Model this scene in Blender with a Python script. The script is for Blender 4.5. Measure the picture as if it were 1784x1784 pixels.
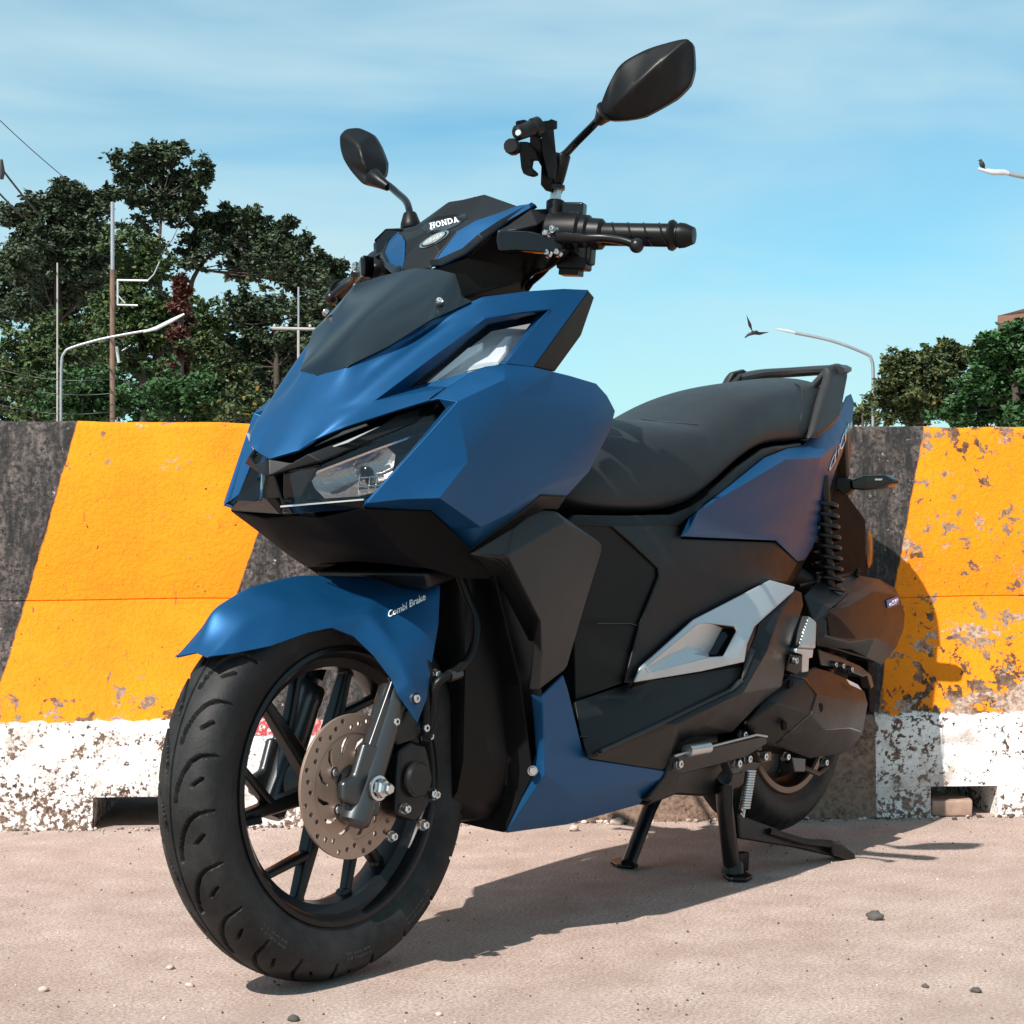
import bpy, bmesh, math, random
from mathutils import Vector, Matrix, noise
R_ = math.radians
scene = bpy.context.scene
col = scene.collection
for o in list(bpy.data.objects):
    bpy.data.objects.remove(o)

# ------------------------------------------------------------------ camera
# world frame = scooter frame: x towards the front wheel, y to the rider's left, z up,
# origin on the ground under the rear axle.  Everything in metres.
FPX, CAMH, HORY, PSI, CX0, CD0 = 3128.74, 0.58618, 939.26, 0.949771, 0.49078, 3.440656
_c, _s = math.cos(PSI), math.sin(PSI)
RIGHT = Vector((-_c, _s, 0)); DEPTH = Vector((-_s, -_c, 0)); UP = Vector((0, 0, 1))
CAM = -CX0 * RIGHT - CD0 * DEPTH + CAMH * UP
cd = bpy.data.cameras.new('camera'); cam = bpy.data.objects.new('camera', cd); col.objects.link(cam)
cam.matrix_world = Matrix(((RIGHT.x, 0, -DEPTH.x, CAM.x), (RIGHT.y, 0, -DEPTH.y, CAM.y),
                           (RIGHT.z, 1, -DEPTH.z, CAM.z), (0, 0, 0, 1)))
cd.sensor_width = 36; cd.lens = 36 * FPX / 1784; cd.shift_y = (HORY - 892) / 1784
cd.clip_start = .05; cd.clip_end = 3000
scene.camera = cam

# ------------------------------------------------------------------ light
TOSUN = Vector((0.94, 0.035, 1.0)).normalized()
el = math.asin(TOSUN.z); az = math.atan2(TOSUN.x, TOSUN.y)
world = bpy.data.worlds.new('World'); scene.world = world; world.use_nodes = True
wt = world.node_tree; wt.nodes.clear()
def wn(t, **k):
    n = wt.nodes.new(t)
    for a, b in k.items(): setattr(n, a, b)
    return n
sky = wn('ShaderNodeTexSky', sky_type='NISHITA'); sky.sun_disc = False
sky.sun_elevation = el; sky.sun_rotation = az; sky.air_density = 1.0; sky.dust_density = .6; sky.ozone_density = 1.0
tc = wn('ShaderNodeTexCoord'); sep = wn('ShaderNodeSeparateXYZ'); wt.links.new(tc.outputs['Generated'], sep.inputs[0])
def wm(op, a, b=None, c=None):
    n = wn('ShaderNodeMath', operation=op)
    for i, v in enumerate((a, b, c)):
        if v is None: continue
        if isinstance(v, (int, float)): n.inputs[i].default_value = v
        else: wt.links.new(v, n.inputs[i])
    return n.outputs[0]
azim = wm('ARCTAN2', sep.outputs[1], sep.outputs[0])
comb = wn('ShaderNodeCombineXYZ')
zc = wm('MAXIMUM', sep.outputs[2], 0.0)
wt.links.new(wm('MULTIPLY', azim, 2.6), comb.inputs[0]); wt.links.new(wm('MULTIPLY', zc, 12.0), comb.inputs[1])
comb.inputs[2].default_value = 6.4
n1 = wn('ShaderNodeTexNoise'); n1.inputs['Scale'].default_value = 1.0; n1.inputs['Detail'].default_value = 4.5
n1.inputs['Roughness'].default_value = .5; n1.inputs['Distortion'].default_value = .5
wt.links.new(comb.outputs[0], n1.inputs['Vector'])
ramp = wn('ShaderNodeValToRGB'); ramp.color_ramp.elements[0].position = .29; ramp.color_ramp.elements[1].position = .66
wt.links.new(n1.outputs['Fac'], ramp.inputs[0])
tint = wn('ShaderNodeMix', data_type='RGBA', blend_type='MULTIPLY'); tint.inputs[0].default_value = 1
wt.links.new(sky.outputs[0], tint.inputs[6]); tint.inputs[7].default_value = (.70, 1.15, 1.16, 1)
cloud = wn('ShaderNodeMix', data_type='RGBA'); wt.links.new(wm('MULTIPLY', ramp.outputs[0], .85), cloud.inputs[0])
wt.links.new(tint.outputs[2], cloud.inputs[6]); cloud.inputs[7].default_value = (4.8, 6.55, 7.0, 1)
bg = wn('ShaderNodeBackground'); bg.inputs[1].default_value = .083
wt.links.new(cloud.outputs[2], bg.inputs[0])
wo = wn('ShaderNodeOutputWorld'); wt.links.new(bg.outputs[0], wo.inputs[0])
sd = bpy.data.lights.new('sun', 'SUN'); sun = bpy.data.objects.new('sun', sd); col.objects.link(sun)
sd.energy = 5.0; sd.angle = R_(.5); sd.color = (1.0, .94, .87)
sun.rotation_euler = TOSUN.to_track_quat('Z', 'Y').to_euler(); sun.location = (2, 1, 6)
scene.view_settings.view_transform = 'Standard'; scene.view_settings.look = 'None'
scene.view_settings.gamma = 1; scene.view_settings.use_curve_mapping = False
scene.view_settings.exposure = 0.6
scene.render.engine = 'CYCLES'

# ------------------------------------------------------------------ pixel ray -> metric point helpers
OAX = Vector((1.277 + .085 - .258 * math.tan(R_(26.5)), 0, .258))
AX = Vector((-math.sin(R_(26.5)), 0, math.cos(R_(26.5))))
STEER = Matrix.Translation(OAX) @ Matrix.Rotation(-0.0785, 4, AX) @ Matrix.Translation(-OAX)
STI = STEER.inverted()
IDM = Matrix.Identity(4)
def raydir(px, py): return RIGHT * ((px - 892) / FPX) + DEPTH + UP * ((HORY - py) / FPX)
def V(px, py, y, inv=IDM):
    o = inv @ CAM; d = inv.to_3x3() @ raydir(px, py)
    return o + d * ((y - o.y) / d.y)
def VS(px, py, y): return V(px, py, y, STI)          # steered frame, local coordinates
def VZ(px, py, z): d = raydir(px, py); return CAM + d * ((z - CAM.z) / d.z)
def CW(px, py, D): return CAM + raydir(px, py) * D

# ------------------------------------------------------------------ materials
MATS = {}
def nodes(name):
    m = bpy.data.materials.new(name); m.use_nodes = True; MATS[name] = m
    nt = m.node_tree; b = nt.nodes['Principled BSDF']
    return m, nt, b
def link(nt, a, b): nt.links.new(a, b)
def nnode(nt, t, **k):
    n = nt.nodes.new(t)
    for a, b in k.items(): setattr(n, a, b)
    return n
def nmath(nt, op, a, b=None, c=None, clamp=False):
    n = nnode(nt, 'ShaderNodeMath', operation=op); n.use_clamp = clamp
    for i, v in enumerate((a, b, c)):
        if v is None: continue
        if isinstance(v, (int, float)): n.inputs[i].default_value = v
        else: link(nt, v, n.inputs[i])
    return n.outputs[0]
def nnoise(nt, scale, detail=4, rough=.5, vec=None, dist=0):
    n = nnode(nt, 'ShaderNodeTexNoise')
    n.inputs['Scale'].default_value = scale; n.inputs['Detail'].default_value = detail
    n.inputs['Roughness'].default_value = rough; n.inputs['Distortion'].default_value = dist
    if vec is None:
        t = nnode(nt, 'ShaderNodeTexCoord'); vec = t.outputs['Object']
    link(nt, vec, n.inputs['Vector']); return n.outputs['Fac']
def nramp(nt, v, a, b, ca=(0, 0, 0, 1), cb=(1, 1, 1, 1)):
    r = nnode(nt, 'ShaderNodeValToRGB'); e = r.color_ramp.elements
    e[0].position = a; e[1].position = b; e[0].color = ca; e[1].color = cb
    link(nt, v, r.inputs[0]); return r.outputs[0]
def nmix(nt, f, a, b, blend='MIX'):
    n = nnode(nt, 'ShaderNodeMix', data_type='RGBA', blend_type=blend)
    for i, v in ((0, f), (6, a), (7, b)):
        if isinstance(v, (int, float)): n.inputs[i].default_value = v
        elif isinstance(v, tuple): n.inputs[i].default_value = v
        else: link(nt, v, n.inputs[i])
    return n.outputs[2]
def nbump(nt, b, h, strength, dist):
    n = nnode(nt, 'ShaderNodeBump'); n.inputs['Strength'].default_value = strength; n.inputs['Distance'].default_value = dist
    link(nt, h, n.inputs['Height']); link(nt, n.outputs[0], b.inputs['Normal']); return n
def simple(name, rgb, rough=.5, metal=0, grain=0, gscale=900, var=.15, vscale=9, coat=0, spec=.5, dust=0):
    m, nt, b = nodes(name)
    c = (*rgb, 1)
    f = nnoise(nt, vscale, 5, .6)
    colr = nmix(nt, nramp(nt, f, .3, .7), tuple(x * (1 - var) for x in rgb) + (1,), tuple(min(1, x * (1 + var)) for x in rgb) + (1,))
    if dust:
        d = nmath(nt, 'MULTIPLY', nramp(nt, nnoise(nt, 34, 6, .7), .52, .75), dust)
        colr = nmix(nt, d, colr, (.32, .25, .2, 1))
    link(nt, colr, b.inputs['Base Color'])
    b.inputs['Metallic'].default_value = metal
    f2 = nnoise(nt, 24, 5, .6)
    link(nt, nmath(nt, 'MULTIPLY_ADD', f2, .16, rough - .08), b.inputs['Roughness'])
    b.inputs['Specular IOR Level'].default_value = spec
    if coat: b.inputs['Coat Weight'].default_value = coat; b.inputs['Coat Roughness'].default_value = .08
    if grain: nbump(nt, b, nnoise(nt, gscale, 2, .5), grain, .0006)
    return m
simple('matte_blue', (.0034, .066, .178), .44, .58, .05, 1600, .05, 6, spec=.5, dust=.008, coat=.03)
MATS['matte_blue'].node_tree.nodes['Principled BSDF'].inputs['Coat Roughness'].default_value = .30
simple('matte_black', (.004, .004, .0045), .72, 0, .2, 900, .2, spec=.12)
simple('black_plastic', (.0045, .0045, .005), .40, 0, .12, 1100, .2, spec=.20, dust=.006)
simple('gloss_black', (.003, .003, .0035), .16, 0, 0, spec=.40)
simple('dark_plastic', (.0058, .0062, .0072), .44, 0, .25, 1200, .15, spec=.27, dust=.010)
simple('grey_plastic', (.030, .030, .031), .44, .3, .12, 1200, .1, spec=.33, dust=.01)
simple('seat_vinyl', (.0145, .016, .018), .47, 0, .5, 620, .12, spec=.32, dust=.01)
simple('silver_paint', (.50, .52, .54), .38, .65, .05, 1500, .05)
simple('metal', (.62, .62, .62), .28, 1, 0, var=.08)
simple('bare_alloy', (.55, .56, .57), .35, 1, .1, 500, .1)
simple('dark_metal', (.075, .078, .082), .34, .8, .08, 500, .1)
simple('black_frame', (.006, .006, .0065), .34, .1, .05, 400, .3, spec=.35, dust=.04)
simple('bronze_hub', (.16, .11, .085), .4, .8, .05)
simple('rim_black', (.009, .009, .010), .34, .3, 0, var=.1, spec=.4, dust=.03)
simple('decal_white', (.78, .8, .82), .4, .2)
simple('decal_blue', (.05, .10, .35), .4, .1)
simple('amber', (.55, .16, .04), .25)
simple('badge_green', (.36, .40, .34), .3, .6)
simple('reflect_brown', (.07, .035, .022), .25)
simple('lamp_inner', (.55, .56, .57), .32, .6, .4, 300)
simple('screen_black', (.004, .007, .010), .13, 0, 0, spec=.5)
# rubber with worn grey dust on the tread
m, nt, b = nodes('tyre_rubber')
f = nramp(nt, nnoise(nt, 16, 7, .7), .42, .66)
link(nt, nmix(nt, nmath(nt, 'MULTIPLY', f, .55), (.0055, .0055, .006, 1), (.034, .033, .033, 1)), b.inputs['Base Color'])
b.inputs['Roughness'].default_value = .60; b.inputs['Specular IOR Level'].default_value = .3; nbump(nt, b, nnoise(nt, 320, 4, .6), .35, .001)
# brake disc: brushed brown metal
m, nt, b = nodes('disc_metal')
t = nnode(nt, 'ShaderNodeTexCoord'); sp = nnode(nt, 'ShaderNodeSeparateXYZ'); link(nt, t.outputs['Object'], sp.inputs[0])
rad = nmath(nt, 'SQRT', nmath(nt, 'ADD', nmath(nt, 'POWER', sp.outputs[0], 2), nmath(nt, 'POWER', sp.outputs[2], 2)))
cb = nnode(nt, 'ShaderNodeCombineXYZ'); link(nt, nmath(nt, 'MULTIPLY', rad, 900), cb.inputs[0])
f = nnoise(nt, 1, 3, .6, cb.outputs[0])
link(nt, nmix(nt, f, (.24, .155, .115, 1), (.44, .315, .25, 1)), b.inputs['Base Color'])
b.inputs['Metallic'].default_value = .55; b.inputs['Roughness'].default_value = .48
def glass(name, tint, gloss=.10, dark=0):
    m = bpy.data.materials.new(name); m.use_nodes = True; MATS[name] = m; nt = m.node_tree; nt.nodes.clear()
    tr = nnode(nt, 'ShaderNodeBsdfTransparent'); tr.inputs[0].default_value = (*tint, 1)
    g = nnode(nt, 'ShaderNodeBsdfGlossy'); g.inputs['Roughness'].default_value = gloss
    lw = nnode(nt, 'ShaderNodeLayerWeight'); lw.inputs[0].default_value = .5
    fr = nmath(nt, 'MULTIPLY_ADD', nmath(nt, 'POWER', lw.outputs['Facing'], 4), .6, .035)
    mx = nnode(nt, 'ShaderNodeMixShader'); link(nt, fr, mx.inputs[0]); link(nt, tr.outputs[0], mx.inputs[1]); link(nt, g.outputs[0], mx.inputs[2])
    o = nnode(nt, 'ShaderNodeOutputMaterial'); link(nt, mx.outputs[0], o.inputs[0]); return m
glass('lens_glass', (.96, .965, .97), .03)
glass('smoke_glass', (.90, .88, .87), .05)
simple('indicator_clear', (.72, .74, .76), .25, .3, .6, 260, .1)
simple('sidewall_print', (.035, .035, .036), .5)
simple('chrome', (.8, .8, .8), .12, 1, 0, var=.03)
m, nt, b = nodes('reflector')
vz = nnode(nt, 'ShaderNodeTexVoronoi'); vz.inputs['Scale'].default_value = 160
t = nnode(nt, 'ShaderNodeTexCoord'); link(nt, t.outputs['Object'], vz.inputs['Vector'])
b.inputs['Base Color'].default_value = (.50, .49, .48, 1); b.inputs['Metallic'].default_value = .85; b.inputs['Roughness'].default_value = .30
nbump(nt, b, vz.outputs['Distance'], .18, .003)

# ------------------------------------------------------------------ mesh helpers
def obj(name, me, parent=None, mat=None):
    o = bpy.data.objects.new(name, me); col.objects.link(o)
    if mat: me.materials.clear(); me.materials.append(MATS[mat] if isinstance(mat, str) else mat)
    if parent: o.parent = parent
    return o
def tag(o, label=None, cat=None, group=None, kind=None):
    for k, v in (('label', label), ('category', cat), ('group', group), ('kind', kind)):
        if v: o[k] = v
    return o
def empty(name, loc=(0, 0, 0)):
    o = bpy.data.objects.new(name, None); col.objects.link(o); o.location = loc; o.empty_display_size = .1; return o
def sharp(bm, deg=32):
    for f in bm.faces: f.smooth = True
    a = R_(deg)
    for e in bm.edges:
        if len(e.link_faces) == 2 and e.calc_face_angle(0) > a: e.smooth = False
def bevelmod(o, w=.002, seg=2, ang=30):
    m = o.modifiers.new('bevel', 'BEVEL'); m.width = w; m.segments = seg; m.limit_method = 'ANGLE'; m.angle_limit = R_(ang)
    m.harden_normals = False
    m.use_clamp_overlap = True
    w_ = o.modifiers.new('wn', 'WEIGHTED_NORMAL'); w_.keep_sharp = False
class MB:
    def __init__(s): s.bm = bmesh.new()
    def face(s, pts):
        vs = [s.bm.verts.new(p) for p in pts]
        try: return s.bm.faces.new(vs)
        except ValueError: return None
    def box(s, c, dx, dy, dz):
        """c centre, dx,dy,dz half vectors"""
        c, dx, dy, dz = map(Vector, (c, dx, dy, dz)); v = []
        for i in (-1, 1):
            for j in (-1, 1):
                for k in (-1, 1): v.append(s.bm.verts.new(c + dx * i + dy * j + dz * k))
        for q in ((0, 1, 3, 2), (4, 6, 7, 5), (0, 4, 5, 1), (2, 3, 7, 6), (0, 2, 6, 4), (1, 5, 7, 3)): s.bm.faces.new([v[i] for i in q])
        return s
    def abox(s, x0, x1, y0, y1, z0, z1):
        return s.box(((x0 + x1) / 2, (y0 + y1) / 2, (z0 + z1) / 2), ((x1 - x0) / 2, 0, 0), (0, (y1 - y0) / 2, 0), (0, 0, (z1 - z0) / 2))
    def tube(s, pts, r, seg=12, cap=True, flat=None):
        pts = [Vector(p) for p in pts]; n = len(pts)
        rs = r if isinstance(r, (list, tuple)) else [r] * n
        rings = []; up = None
        for i, p in enumerate(pts):
            t = (pts[min(i + 1, n - 1)] - pts[max(i - 1, 0)]).normalized()
            if up is None: up = t.orthogonal().normalized() if flat is None else Vector(flat)
            u = (up - t * up.dot(t)); u = u.normalized() if u.length > 1e-6 else t.orthogonal().normalized(); up = u
            w = t.cross(u)
            rr = rs[i] if isinstance(rs[i], tuple) else (rs[i], rs[i])
            rings.append([s.bm.verts.new(p + u * rr[0] * math.cos(2 * math.pi * k / seg) + w * rr[1] * math.sin(2 * math.pi * k / seg)) for k in range(seg)])
        for a, b_ in zip(rings, rings[1:]):
            for k in range(seg): s.bm.faces.new((a[k], a[(k + 1) % seg], b_[(k + 1) % seg], b_[k]))
        if cap:
            s.bm.faces.new(rings[0][::-1]); s.bm.faces.new(rings[-1])
        return s
    def lathe(s, c, axis, prof, seg=32, closed=False, ref=None):
        """prof: list of (r, t) t along axis"""
        c = Vector(c); a = Vector(axis).normalized(); u = Vector(ref).normalized() if ref else a.orthogonal().normalized(); w = a.cross(u)
        rings = []
        for r, t in prof:
            if r < 1e-6: rings.append([s.bm.verts.new(c + a * t)])
            else: rings.append([s.bm.verts.new(c + a * t + (u * math.cos(2 * math.pi * k / seg) + w * math.sin(2 * math.pi * k / seg)) * r) for k in range(seg)])
        pr = list(zip(rings, rings[1:])) + ([(rings[-1], rings[0])] if closed else [])
        for A, B in pr:
            if len(A) == 1 and len(B) == 1: continue
            for k in range(seg):
                k2 = (k + 1) % seg
                if len(A) == 1: s.bm.faces.new((A[0], B[k2], B[k]))
                elif len(B) == 1: s.bm.faces.new((A[k], A[k2], B[0]))
                else: s.bm.faces.new((A[k], A[k2], B[k2], B[k]))
        return s
    def prism(s, outline, d, chamfer=0, dome=None):
        """closed outline (3D points) extruded by vector d; optional inset front (scale, offset vector)"""
        o = [Vector(p) for p in outline]; d = Vector(d); n = len(o)
        a = [s.bm.verts.new(p) for p in o]; b_ = [s.bm.verts.new(p + d) for p in o]
        for i in range(n): s.bm.faces.new((a[i], a[(i + 1) % n], b_[(i + 1) % n], b_[i]))
        s.bm.faces.new(b_)
        if dome:
            k, off = dome; c = sum(o, Vector()) / n; off = Vector(off)
            q = [s.bm.verts.new(c + (p - c) * k + off) for p in o]
            for i in range(n): s.bm.faces.new((a[i], q[i], q[(i + 1) % n], a[(i + 1) % n]))
            s.bm.faces.new(q)
        else: s.bm.faces.new(a[::-1])
        return s
    def sphere(s, c, r, seg=12):
        n = seg // 2
        sc = Vector(r) if isinstance(r, (tuple, list)) else Vector((r, r, r))
        m = Matrix.Translation(Vector(c)) @ Matrix.Diagonal((*sc, 1))
        bmesh.ops.create_uvsphere(s.bm, u_segments=seg, v_segments=n, radius=1, matrix=m); return s
    def mesh(s, name, deg=32, recalc=True, M=None):
        if recalc: bmesh.ops.recalc_face_normals(s.bm, faces=s.bm.faces[:])
        sharp(s.bm, deg)
        if M is not None: s.bm.transform(M)
        me = bpy.data.meshes.new(name); s.bm.to_mesh(me); s.bm.free(); return me
    def build(s, name, mat, parent=None, bevel=0, deg=32, M=None, seg=2):
        o = obj(name, s.mesh(name, deg, M=M), parent, mat)
        if bevel: bevelmod(o, bevel, seg)
        return o
def bolt(name, p, n, r=.006, h=.006, parent=None, mat='metal', hexa=True):
    p = Vector(p); n = Vector(n)
    m = MB().lathe(p, n, [(0, -.004), (r * 1.35, -.004), (r * 1.35, .001)], 14)
    m.lathe(p, n, [(r, .001), (r, h), (r * .85, h + .001), (r * .45, h + .001), (r * .4, h - .002), (0, h - .002)], 6 if hexa else 12)
    return m.build(name, mat, parent, deg=25)

def panel(name, verts, faces, mat, parent, mirror=None, sub=2, cr=.0, creases=(), thick=.0035, M=IDM, bev=.0022, loose=(), flipvote=True, soft=(), bang=17, ridge=0):
    """verts: name -> (px,py,y) unprojected on the plane y, or (x,y,z,'w') metric.
    mirror: 'merge' one mesh with both halves, 'sep' a second object for the right side."""
    inv = M.inverted()
    P = {}
    for k, v in verts.items():
        P[k] = Vector(v[:3]) if len(v) == 4 else V(v[0], v[1], v[2], inv)
    names = list(P); out = []
    camL = inv @ CAM
    def make(side, both):
        bm = bmesh.new(); vm = {}
        for k in names:
            p = P[k]; vm[k, 1] = bm.verts.new((p.x, p.y * (side if not both else 1), p.z))
            if both:
                vm[k, -1] = vm[k, 1] if abs(p.y) < 1e-5 else bm.verts.new((p.x, -p.y, p.z))
        fl = []
        vote = 0
        for f in faces:
            ks = f.split() if isinstance(f, str) else f
            fl.append(ks)
        for sd_ in ((1, -1) if both else (1,)):
            for ks in fl:
                vs = [vm[k, sd_] for k in ks]
                if sd_ == -1 or (not both and side == -1): vs = vs[::-1]
                try: bm.faces.new(vs)
                except ValueError: pass
        bmesh.ops.remove_doubles(bm, verts=bm.verts[:], dist=1e-5)
        bmesh.ops.recalc_face_normals(bm, faces=bm.faces[:])
        bm.normal_update()
        cl = Vector((camL.x, camL.y * side, camL.z))
        for f in bm.faces:
            c = f.calc_center_median()
            if both and c.y < 0: continue
            vote += f.calc_area() * f.normal.dot((cl - c).normalized())
        if flipvote and vote < 0: bmesh.ops.reverse_faces(bm, faces=bm.faces[:])
        ce = bm.edges.layers.float.new('crease_edge'); cv = bm.verts.layers.float.new('crease_vert')
        for e in bm.edges:
            if e.is_boundary: e[ce] = 1
            else: e[ce] = cr
        for v in bm.verts:
            if v.is_boundary: v[cv] = 1
        lut = {}
        for chain, val in creases:
            ks = chain.split()
            for a, b_ in zip(ks, ks[1:]):
                for sd_ in ((1, -1) if both else (1,)):
                    va, vb = vm.get((a, sd_)), vm.get((b_, sd_))
                    if va is None or vb is None or not va.is_valid or not vb.is_valid: continue
                    e = bm.edges.get((va, vb))
                    if e: e[ce] = val
        for k in soft:
            for sd_ in ((1, -1) if both else (1,)):
                if vm[k, sd_].is_valid: vm[k, sd_][cv] = 0
        for f in bm.faces: f.smooth = True
        bm.edges.index_update(); bset = {e.index for e in bm.edges if e.is_boundary}
        me = bpy.data.meshes.new(name); bm.to_mesh(me); bm.free()
        o = obj(name, me, parent, mat)
        if M is not IDM: me.transform(M)
        if not sub and creases and ridge:
            bw = me.attributes.new('bevel_weight_edge', 'FLOAT', 'EDGE')
            ca = me.attributes['crease_edge']
            for i, e in enumerate(me.edges):
                if ridge <= ca.data[i].value < 1.0001 and (i not in bset): bw.data[i].value = 1
            m_ = o.modifiers.new('ridge', 'BEVEL'); m_.limit_method = 'WEIGHT'; m_.width = bev; m_.segments = 3; bevw, bang_ = .0015, 48
        else: bevw, bang_ = bev, bang
        if sub:
            m_ = o.modifiers.new('sub', 'SUBSURF'); m_.levels = m_.render_levels = sub
        if thick:
            m_ = o.modifiers.new('solid', 'SOLIDIFY'); m_.thickness = thick; m_.offset = -1
        bevelmod(o, bevw, 2, bang_)
        out.append(o)
    if mirror == 'merge': make(1, True)
    else:
        make(1, False)
        if mirror == 'sep': make(-1, False)
    return out[0] if len(out) == 1 else out

def textmesh(txt, bold=.0, shear=0.0):
    cu = bpy.data.curves.new('txt', 'FONT'); cu.body = txt; cu.extrude = 0; cu.offset = bold; cu.shear = shear; cu.resolution_u = 3
    o = bpy.data.objects.new('txt', cu); col.objects.link(o)
    dg = bpy.context.evaluated_depsgraph_get(); dg.update()
    me = bpy.data.meshes.new_from_object(o.evaluated_get(dg)); bpy.data.objects.remove(o); bpy.data.curves.remove(cu)
    return me
def decal(name, me, quad, mat, parent, th=.0008, lift=.001):
    """map a flat mesh (xy) to the 3D quad (bottom-left, bottom-right, top-right, top-left)"""
    bm = bmesh.new(); bm.from_mesh(me)
    xs = [v.co.x for v in bm.verts]; ys = [v.co.y for v in bm.verts]
    x0, x1, y0, y1 = min(xs), max(xs), min(ys), max(ys)
    q = [Vector(p) for p in quad]
    n = (q[1] - q[0]).cross(q[3] - q[0]).normalized()
    if n.dot(CAM - q[0]) < 0: n = -n
    for v in bm.verts:
        u = (v.co.x - x0) / (x1 - x0); w = (v.co.y - y0) / (y1 - y0)
        v.co = (q[0] * (1 - u) + q[1] * u) * (1 - w) + (q[3] * (1 - u) + q[2] * u) * w + n * lift
    bmesh.ops.recalc_face_normals(bm, faces=bm.faces[:])
    m2 = bpy.data.meshes.new(name); bm.to_mesh(m2); bm.free()
    o = obj(name, m2, parent, mat)
    s_ = o.modifiers.new('solid', 'SOLIDIFY'); s_.thickness = th; s_.offset = 0
    return o
from mathutils.bvhtree import BVHTree
def decal_on(name, me, quad, target, mat, parent, th=.0008, lift=.001, cuts=0):
    """lay a flat mesh on the surface of target, corners given by the lines of sight of the quad"""
    dg = bpy.context.evaluated_depsgraph_get(); dg.update()
    tg = target if isinstance(target, (list, tuple)) else [target]
    trees = [BVHTree.FromObject(o, dg) for o in tg]
    bm = bmesh.new(); bm.from_mesh(me)
    if cuts: bmesh.ops.subdivide_edges(bm, edges=bm.edges[:], cuts=cuts, use_grid_fill=True)
    xs = [v.co.x for v in bm.verts]; ys = [v.co.y for v in bm.verts]
    x0, x1, y0, y1 = min(xs), max(xs), min(ys), max(ys)
    (ax_, ay), (bx, by), (cx_, cy), (dx, dy) = quad
    last = None; bad = []
    for v in bm.verts:
        u = (v.co.x - x0) / (x1 - x0); w = (v.co.y - y0) / (y1 - y0)
        px = (ax_ * (1 - u) + bx * u) * (1 - w) + (dx * (1 - u) + cx_ * u) * w; py = (ay * (1 - u) + by * u) * (1 - w) + (dy * (1 - u) + cy * u) * w
        d = raydir(px, py).normalized(); best = None
        for o, t_ in zip(tg, trees):
            hit = t_.ray_cast(CAM, d)
            if hit[0] is not None and (best is None or hit[3] < best[3]): best = hit
        if best is None: bad.append(v); continue
        n = best[1] if best[1].dot(d) < 0 else -best[1]
        v.co = best[0] + n * lift
    bmesh.ops.delete(bm, geom=bad, context='VERTS')
    m2 = bpy.data.meshes.new(name); bm.to_mesh(m2); bm.free()
    o = obj(name, m2, parent, mat)
    s_ = o.modifiers.new('solid', 'SOLIDIFY'); s_.thickness = th; s_.offset = 0
    return o
def seam_on(pts, target, parent, w=1.6, mat='gloss_black', name='panel_seam'):
    pp = []
    for (a, b_) in zip(pts, pts[1:]):
        n_ = max(2, int(math.hypot(b_[0] - a[0], b_[1] - a[1]) / 5))
        pp += [(a[0] + (b_[0] - a[0]) * k / n_, a[1] + (b_[1] - a[1]) * k / n_) for k in range(n_)]
    pp.append(pts[-1]); polys = []
    L = []
    for i, p in enumerate(pp):
        q0, q1 = pp[max(0, i - 1)], pp[min(len(pp) - 1, i + 1)]; d = Vector((q1[0] - q0[0], q1[1] - q0[1])).normalized()
        L.append(((p[0] - d.y * w / 2, p[1] + d.x * w / 2), (p[0] + d.y * w / 2, p[1] - d.x * w / 2)))
    for a, b_ in zip(L, L[1:]): polys.append([(x, -y) for x, y in (a[0], b_[0], b_[1], a[1])])
    xs = [x for q in polys for x, y in q]; ys = [y for q in polys for x, y in q]
    me = polymesh(polys)
    return decal_on(name, me, [(min(xs), -min(ys)), (max(xs), -min(ys)), (max(xs), -max(ys)), (min(xs), -max(ys))], target, mat, parent, .0008, .0004)
def polymesh(polys):
    bm = bmesh.new()
    for p in polys: bm.faces.new([bm.verts.new((x, y, 0)) for x, y in p])
    me = bpy.data.meshes.new('poly'); bm.to_mesh(me); bm.free(); return me
def apply_bool(o, cutter, op='DIFFERENCE'):
    m_ = o.modifiers.new('b', 'BOOLEAN'); m_.object = cutter; m_.operation = op; m_.solver = 'EXACT'
    dg = bpy.context.evaluated_depsgraph_get(); dg.update()
    me = bpy.data.meshes.new_from_object(o.evaluated_get(dg)); o.modifiers.clear(); old = o.data; o.data = me
    bpy.data.objects.remove(cutter)
    bm = bmesh.new(); bm.from_mesh(me); sharp(bm, 30); bm.to_mesh(me); bm.free()

# =================================================================== SETTING
# ---- barrier frame: a line on the ground behind the scooter
B0 = CAM + RIGHT * ((150 - 892) / FPX * 3.62) + DEPTH * 3.62; B0.z = 0
B1 = CAM + RIGHT * ((1700 - 892) / FPX * 3.79) + DEPTH * 3.79; B1.z = 0
BU = (B1 - B0).normalized(); BN = Vector((BU.y, -BU.x, 0)).normalized()
if BN.dot(CAM - B0) < 0: BN = -BN
BM = Matrix(((BU.x, -BN.x, 0, B0.x), (BU.y, -BN.y, 0, B0.y), (0, 0, 1, 0), (0, 0, 0, 1)))   # local: x along, y away from camera, z up
BI = BM.inverted()
TOPZ = .834
def prof_d(z):
    P_ = [(0, 0), (.200, .006), (.222, .022), (.46, .105), (TOPZ, .165)]
    for (a, da), (b_, db) in zip(P_, P_[1:]):
        if z <= b_: return da + (db - da) * (z - a) / (b_ - a)
    return .165
def onwall(px, py):
    o = BI @ CAM; d = BI.to_3x3() @ raydir(px, py); t = -o.y / d.y
    for _ in range(30):
        p = o + d * t; t = (prof_d(max(0, min(TOPZ, p.z))) - o.y) / d.y
    p = o + d * t; return p
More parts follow.
